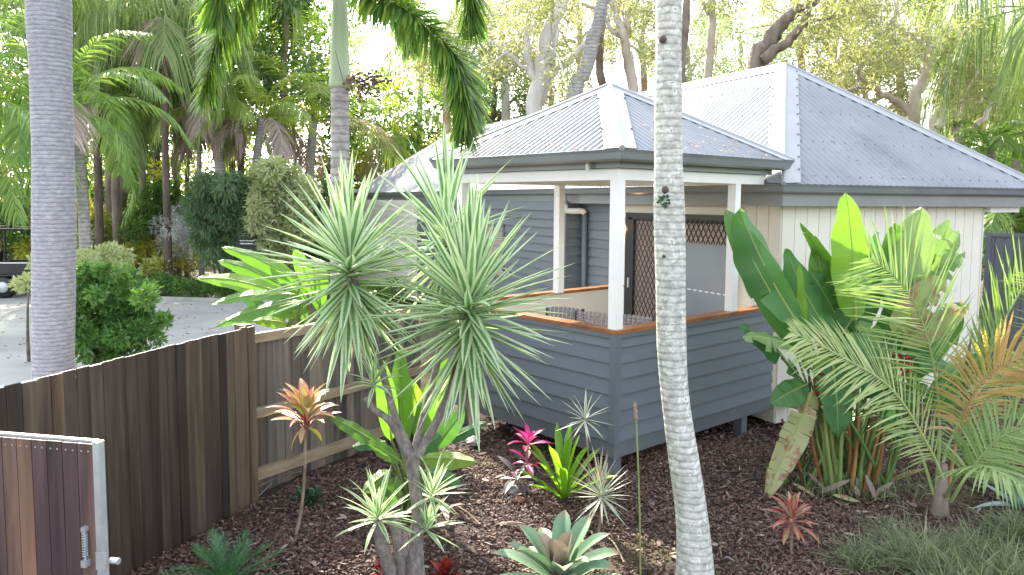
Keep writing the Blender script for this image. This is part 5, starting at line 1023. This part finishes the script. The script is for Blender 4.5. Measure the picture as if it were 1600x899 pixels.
# far wood: reads as one mass, dark with sunlit gaps
mb = MB(); cs = []; 
for q in range(300): x = R.uniform(-160, 760); y = 405-(R.random()**1.5)*(430 if x < 560 else 300); Y = R.uniform(31, 44); cs.append((*at(x, y, Y), R.uniform(.9, 1.9)))
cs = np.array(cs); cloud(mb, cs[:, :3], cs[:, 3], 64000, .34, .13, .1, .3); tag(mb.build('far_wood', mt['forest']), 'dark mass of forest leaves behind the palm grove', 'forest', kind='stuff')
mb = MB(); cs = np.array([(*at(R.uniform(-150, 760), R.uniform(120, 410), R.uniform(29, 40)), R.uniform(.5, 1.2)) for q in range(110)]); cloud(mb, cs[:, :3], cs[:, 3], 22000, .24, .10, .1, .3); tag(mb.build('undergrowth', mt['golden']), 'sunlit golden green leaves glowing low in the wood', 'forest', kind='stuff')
# gums behind the roof
tree('paperbark_tree', 'big white trunked gum rising behind the veranda roof peak, forking upward', 21, [[(832, 300, .24), (836, 180, .24), (846, 110, .22), (858, 50, .19), (882, -5, .16), (905, -60, .12)], [(842, 140, .12), (828, 100, .10), (824, 60, .08), (828, 0, .07), (832, -60, .05)], [(845, 165, .11, .3), (862, 120, .09, .3), (895, 90, .08, .3), (930, 50, .06, .3), (955, 20, .04, .3)], [(824, 110, .05), (795, 85, .045), (770, 65, .04), (752, 55, .03)], [(860, 110, .08), (868, 60, .07), (870, 0, .06)]], 'barkw', cl(740, 900, -60, 120, 50, .25, .7, 2), 6000, .11, .038, 'gum', .4)
tree('leaning_palm', 'leaning grey trunk behind the veranda roof right of the white gum', 20, [[(880, 300, .19), (895, 160, .19), (912, 110, .18), (930, 50, .17), (945, -5, .16), (962, -60, .15)]], 'palmM')
tree('brown_tree', 'straight brown trunk above the veranda roof peak', 24, [[(940, 300, .13), (940, 135, .13), (937, 80, .12), (940, 30, .11), (938, -50, .1)]], 'bark', cl(905, 985, -60, 60, 14, .3, .7, 1), 1200, .13, .045, 'gum', .4)
tree('gum_tree', 'pinkish gum with forked trunk left of the lichen palm', 22, [[(995, 300, .16), (990, 145, .15), (980, 90, .15), (972, 50, .13), (962, 20, .1), (950, -20, .08)], [(976, 70, .09), (982, 35, .08), (972, 10, .07), (976, -40, .06)], [(972, 60, .07), (955, 45, .06), (935, 20, .05), (910, 5, .04)]], 'barkg', cl(950, 1030, -60, 70, 18, .3, .7, 1.5), 1800, .13, .045, 'gum', .4)
tree('brown_tree', 'dark brown trunk immediately right of the lichen palm above the roof', 20, [[(1066, 300, .10), (1066, 130, .10), (1068, 80, .09), (1071, 30, .10), (1074, -50, .08)]], 'bark')
tree('gum_tree', 'pale slender gum with peeling bark above the main ridge', 22, [[(1106, 300, .13), (1107, 125, .12), (1110, 80, .12), (1114, 40, .11), (1110, -10, .1), (1114, -60, .08)], [(1112, 30, .06), (1100, 10, .05), (1092, -10, .04)]], 'barkg', cl(1080, 1160, -70, 30, 14, .3, .7, 1.5), 1300, .13, .045, 'gum', .4)
tree('gum_tree', 'thick brown gum leaning right above the left of the roof peak', 20, [[(1160, 300, .26), (1182, 105, .22), (1200, 70, .20), (1222, 35, .17), (1255, 12, .15), (1290, -20, .13)], [(1192, 95, .15, -.3), (1225, 70, .12, -.3), (1250, 45, .10, -.3), (1264, 10, .09, -.3), (1270, -40, .08, -.3)], [(1200, 80, .08, .3), (1215, 60, .07, .3), (1222, 30, .06, .3)]], 'bark', cl(1200, 1330, -80, 40, 24, .4, .8, 1.5), 3000, .13, .045, 'gum', .4)
tree('gum_tree', 'gnarled pale gum with twisting limbs behind the right roof slope', 21, [[(1425, 330, .2), (1428, 175, .17), (1440, 130, .15), (1450, 105, .14), (1448, 75, .12), (1446, 40, .10), (1456, 0, .08)], [(1430, 190, .12), (1410, 165, .10), (1385, 150, .09), (1368, 140, .08), (1345, 120, .06), (1325, 100, .05)], [(1368, 140, .05), (1345, 137, .045), (1320, 142, .04)], [(1450, 80, .07), (1430, 60, .06), (1405, 45, .05), (1390, 30, .03)], [(1448, 60, .05), (1480, 60, .045), (1530, 62, .04), (1560, 75, .03)]], 'barkg', cl(1300, 1500, -50, 150, 80, .25, .6, 2.5), 11000, .11, .038, 'gum', .4)
tree('gum_tree', 'twin curved gum trunks just above the sloping right hip', 20, [[(1455, 330, .14), (1458, 205, .13), (1468, 175, .12), (1478, 155, .10), (1492, 142, .08)], [(1466, 200, .11, -.2), (1474, 180, .10, -.2), (1482, 162, .09, -.2), (1498, 150, .07, -.2)], [(1492, 142, .06), (1500, 120, .05), (1520, 100, .04)]], 'barkg', cl(1470, 1560, 30, 150, 26, .3, .6, 2), 3000, .12, .04, 'gum', .5)
tree('gum_tree', 'bent grey gum trunk between the twin trunks and the weeping palm', 20, [[(1505, 330, .13), (1503, 235, .13), (1495, 205, .12), (1494, 185, .11), (1498, 160, .10), (1490, 120, .08), (1496, 60, .06)], [(1510, 230, .09, .4), (1520, 200, .08, .4), (1540, 180, .07, .4), (1548, 160, .05, .4)]], 'barkg', cl(1480, 1570, 60, 190, 22, .3, .6, 1.5), 2600, .12, .04, 'gum', .6)
tree('tall_tree', 'brown trunk and white pole like stem seen under the right eave', 18, [[(1584, 380, .09), (1585, 340, .09), (1588, 250, .08)]], 'bark')
# leafy gum canopies further back (each a tree)
can = [(790, 60, 'gum', 'airy gum with bluish leaves left of the white trunk', 'barkw'), (770, 150, 'weep', 'dark leafy tree low behind the left roof ridge', 'barkd'), (900, 30, 'gum', 'airy golden gum between the white trunk and the leaning trunk', 'barkg'), (1010, 40, 'gum', 'yellow green gum canopy behind the lichen palm', 'barkg'),
 (1160, 95, 'gumb', 'small bluish canopy tree above the main ridge', 'barkg'), (1320, 60, 'gum', 'yellow green gum canopy above the roof peak', 'barkg'), (1400, 40, 'gumb', 'grey green canopy behind the gnarled gum', 'barkg'), (1500, 50, 'gumb', 'dense grey green canopy at the upper right', 'barkd'), (1350, 130, 'gum', 'low golden canopy behind the right roof slope', 'barkg'), (1540, 150, 'golden', 'golden canopy between gnarled gums and right edge', 'barkg'), (860, 130, 'gum', 'golden scrubby tree close behind the veranda roof', 'barkg'), (1070, 80, 'gumb', 'sparse bluish tree right of the lichen palm', 'barkg'), (700, 60, 'gum', 'pale airy tree behind the foxtail fronds', 'barkg'), (1260, 20, 'gum', 'high gum canopy at the top right of centre', 'barkg'), (1600, 100, 'weep', 'green canopy at the right edge behind the weeping palm', 'barkd')]
for k_, (x, y, m_, lab, bk) in enumerate(can):
    Y = 26+(k_*2.3) % 9; sp = 75
    lim = [[(x, 330, .16), (x+R.uniform(-10, 10), y+80, .14), (x+R.uniform(-8, 8), y+20, .1), (x+R.uniform(-10, 10), y-40, .06)]]+[[(x, y+R.uniform(20, 70), .06), (x+s_*R.uniform(20, 40), y+R.uniform(0, 30), .045), (x+s_*R.uniform(45, 70), y+R.uniform(-40, 20), .025)] for s_ in (-1, 1, -1, 1)]
    tree('canopy_tree', lab, Y, lim, bk, cl(x-sp, x+sp, y-65, y+70, 95, .25, .65, 2.2), 9500, .12, .042, m_, .3)
# leaves under the right eave and behind the slate fence
bl = [(R.uniform(1535, 1680), R.uniform(315, 420), 19+R.normal(0, .8), R.uniform(.3, .6)) for q in range(40)]
shrub('forest_shrub', 'mid green foliage seen under the right eave behind the slate fence', 'shrub', np.array([*at(1600, 400, 19)[:2], 0]), bl, 6000, .16, .05, 'weep', .6, 6)
bl = [(R.uniform(1500, 1680), R.uniform(235, 320), 22+R.normal(0, .8), R.uniform(.4, .7)) for q in range(40)]
shrub('forest_shrub', 'bright green undergrowth behind the right end of the roof', 'shrub', np.array([*at(1590, 400, 22)[:2], 0]), bl, 6500, .18, .06, 'palmf', .3, 6)

mb = MB(); n = 170; x = R.uniform(-.3, 2.3, n); side = R.random(n) < .5; d = R.beta(1, 5, n)*1.2+.02; t = R.uniform(.15, .85, n)
for k in range(n):
    e = -.25+d[k]; q = -.25+d[k]+(2.97-2*d[k])*t[k]; P_ = (q, e) if side[k] else (e, q); c = fp(FP, P_[0], P_[1], 3.135+.86*d[k]/1.485+.016)
    diamonds(mb, c[None], R.normal(0, 1, (1, 3))*[1, 1, .15], .05, .016)
tag(mb.build('leaf_litter', mt['dry']), 'small dead leaves lying on the veranda roof sheets', 'leaf litter', kind='stuff')
mb = MB()
for k in range(260):
    d_ = R.beta(1, 3)*2.0+.05; t_ = R.uniform(.1, .9); q = -.38+d_+(5.04-2*d_)*t_; P_ = (q, -.38+d_) if R.random() < .6 else (-.38+d_, -.38+d_+R.uniform(.3, 6)); c = fp(FM, P_[0], P_[1], 2.875+1.9*d_/2.52+.016)
    diamonds(mb, c[None], R.normal(0, 1, (1, 3))*[1, 1, .15], .05, .014)
tag(mb.build('leaf_litter', mt['dry']), 'small dead leaves lying on the main roof sheets', 'leaf litter', kind='stuff')
# fallen leaves and twigs on the mulch
mb = MB(); n = 520; x = R.uniform(-2.2, 6, n); y = R.uniform(4.9, 9.5, n); k = (x > fence_x(y)+.05) & ((y < 6.9) | (x > -2.2+(y-6.9)*.72)); x = x[k]; y = y[k]; c = np.stack([x, y, gz(x, y)+.03], -1)
strips(mb, c, R.normal(0, 1, (len(c), 3))*[1, 1, .12], R.uniform(.04, .13, len(c)), R.uniform(.012, .035, len(c)), .1, 3); tag(mb.build('leaf_litter', mt['dry']), 'tan fallen leaves scattered over the bark mulch', 'leaf litter', kind='stuff')
mb = MB()
for k in range(60):
    c = np.array([R.uniform(-1.8, 5), R.uniform(5.2, 8.5), 0]); c[2] = gz(c[0], c[1])+.03; a = R.uniform(0, 6.3); l = R.uniform(.08, .3); mb.tube(smoothpath([c, c+[math.cos(a)*l*.5, math.sin(a)*l*.5, .02], c+[math.cos(a+.3)*l, math.sin(a+.3)*l, 0]], 3), R.uniform(.002, .005), 5)
tag(mb.build('twig_litter', mt['twig']), 'thin twigs lying loose over the bark mulch', 'twigs', kind='stuff')

mb = MB(); n = 900; x = R.uniform(-16, -4, n); y = R.uniform(9, 20, n); c = np.stack([x, y, np.full(n, -.035)], -1)
diamonds(mb, c, R.normal(0, 1, (n, 3))*[1, 1, .1], R.uniform(.05, .12, n), .03); tag(mb.build('leaf_litter', mt['dry']), 'dry leaves scattered over the pale road surface', 'leaf litter', kind='stuff')
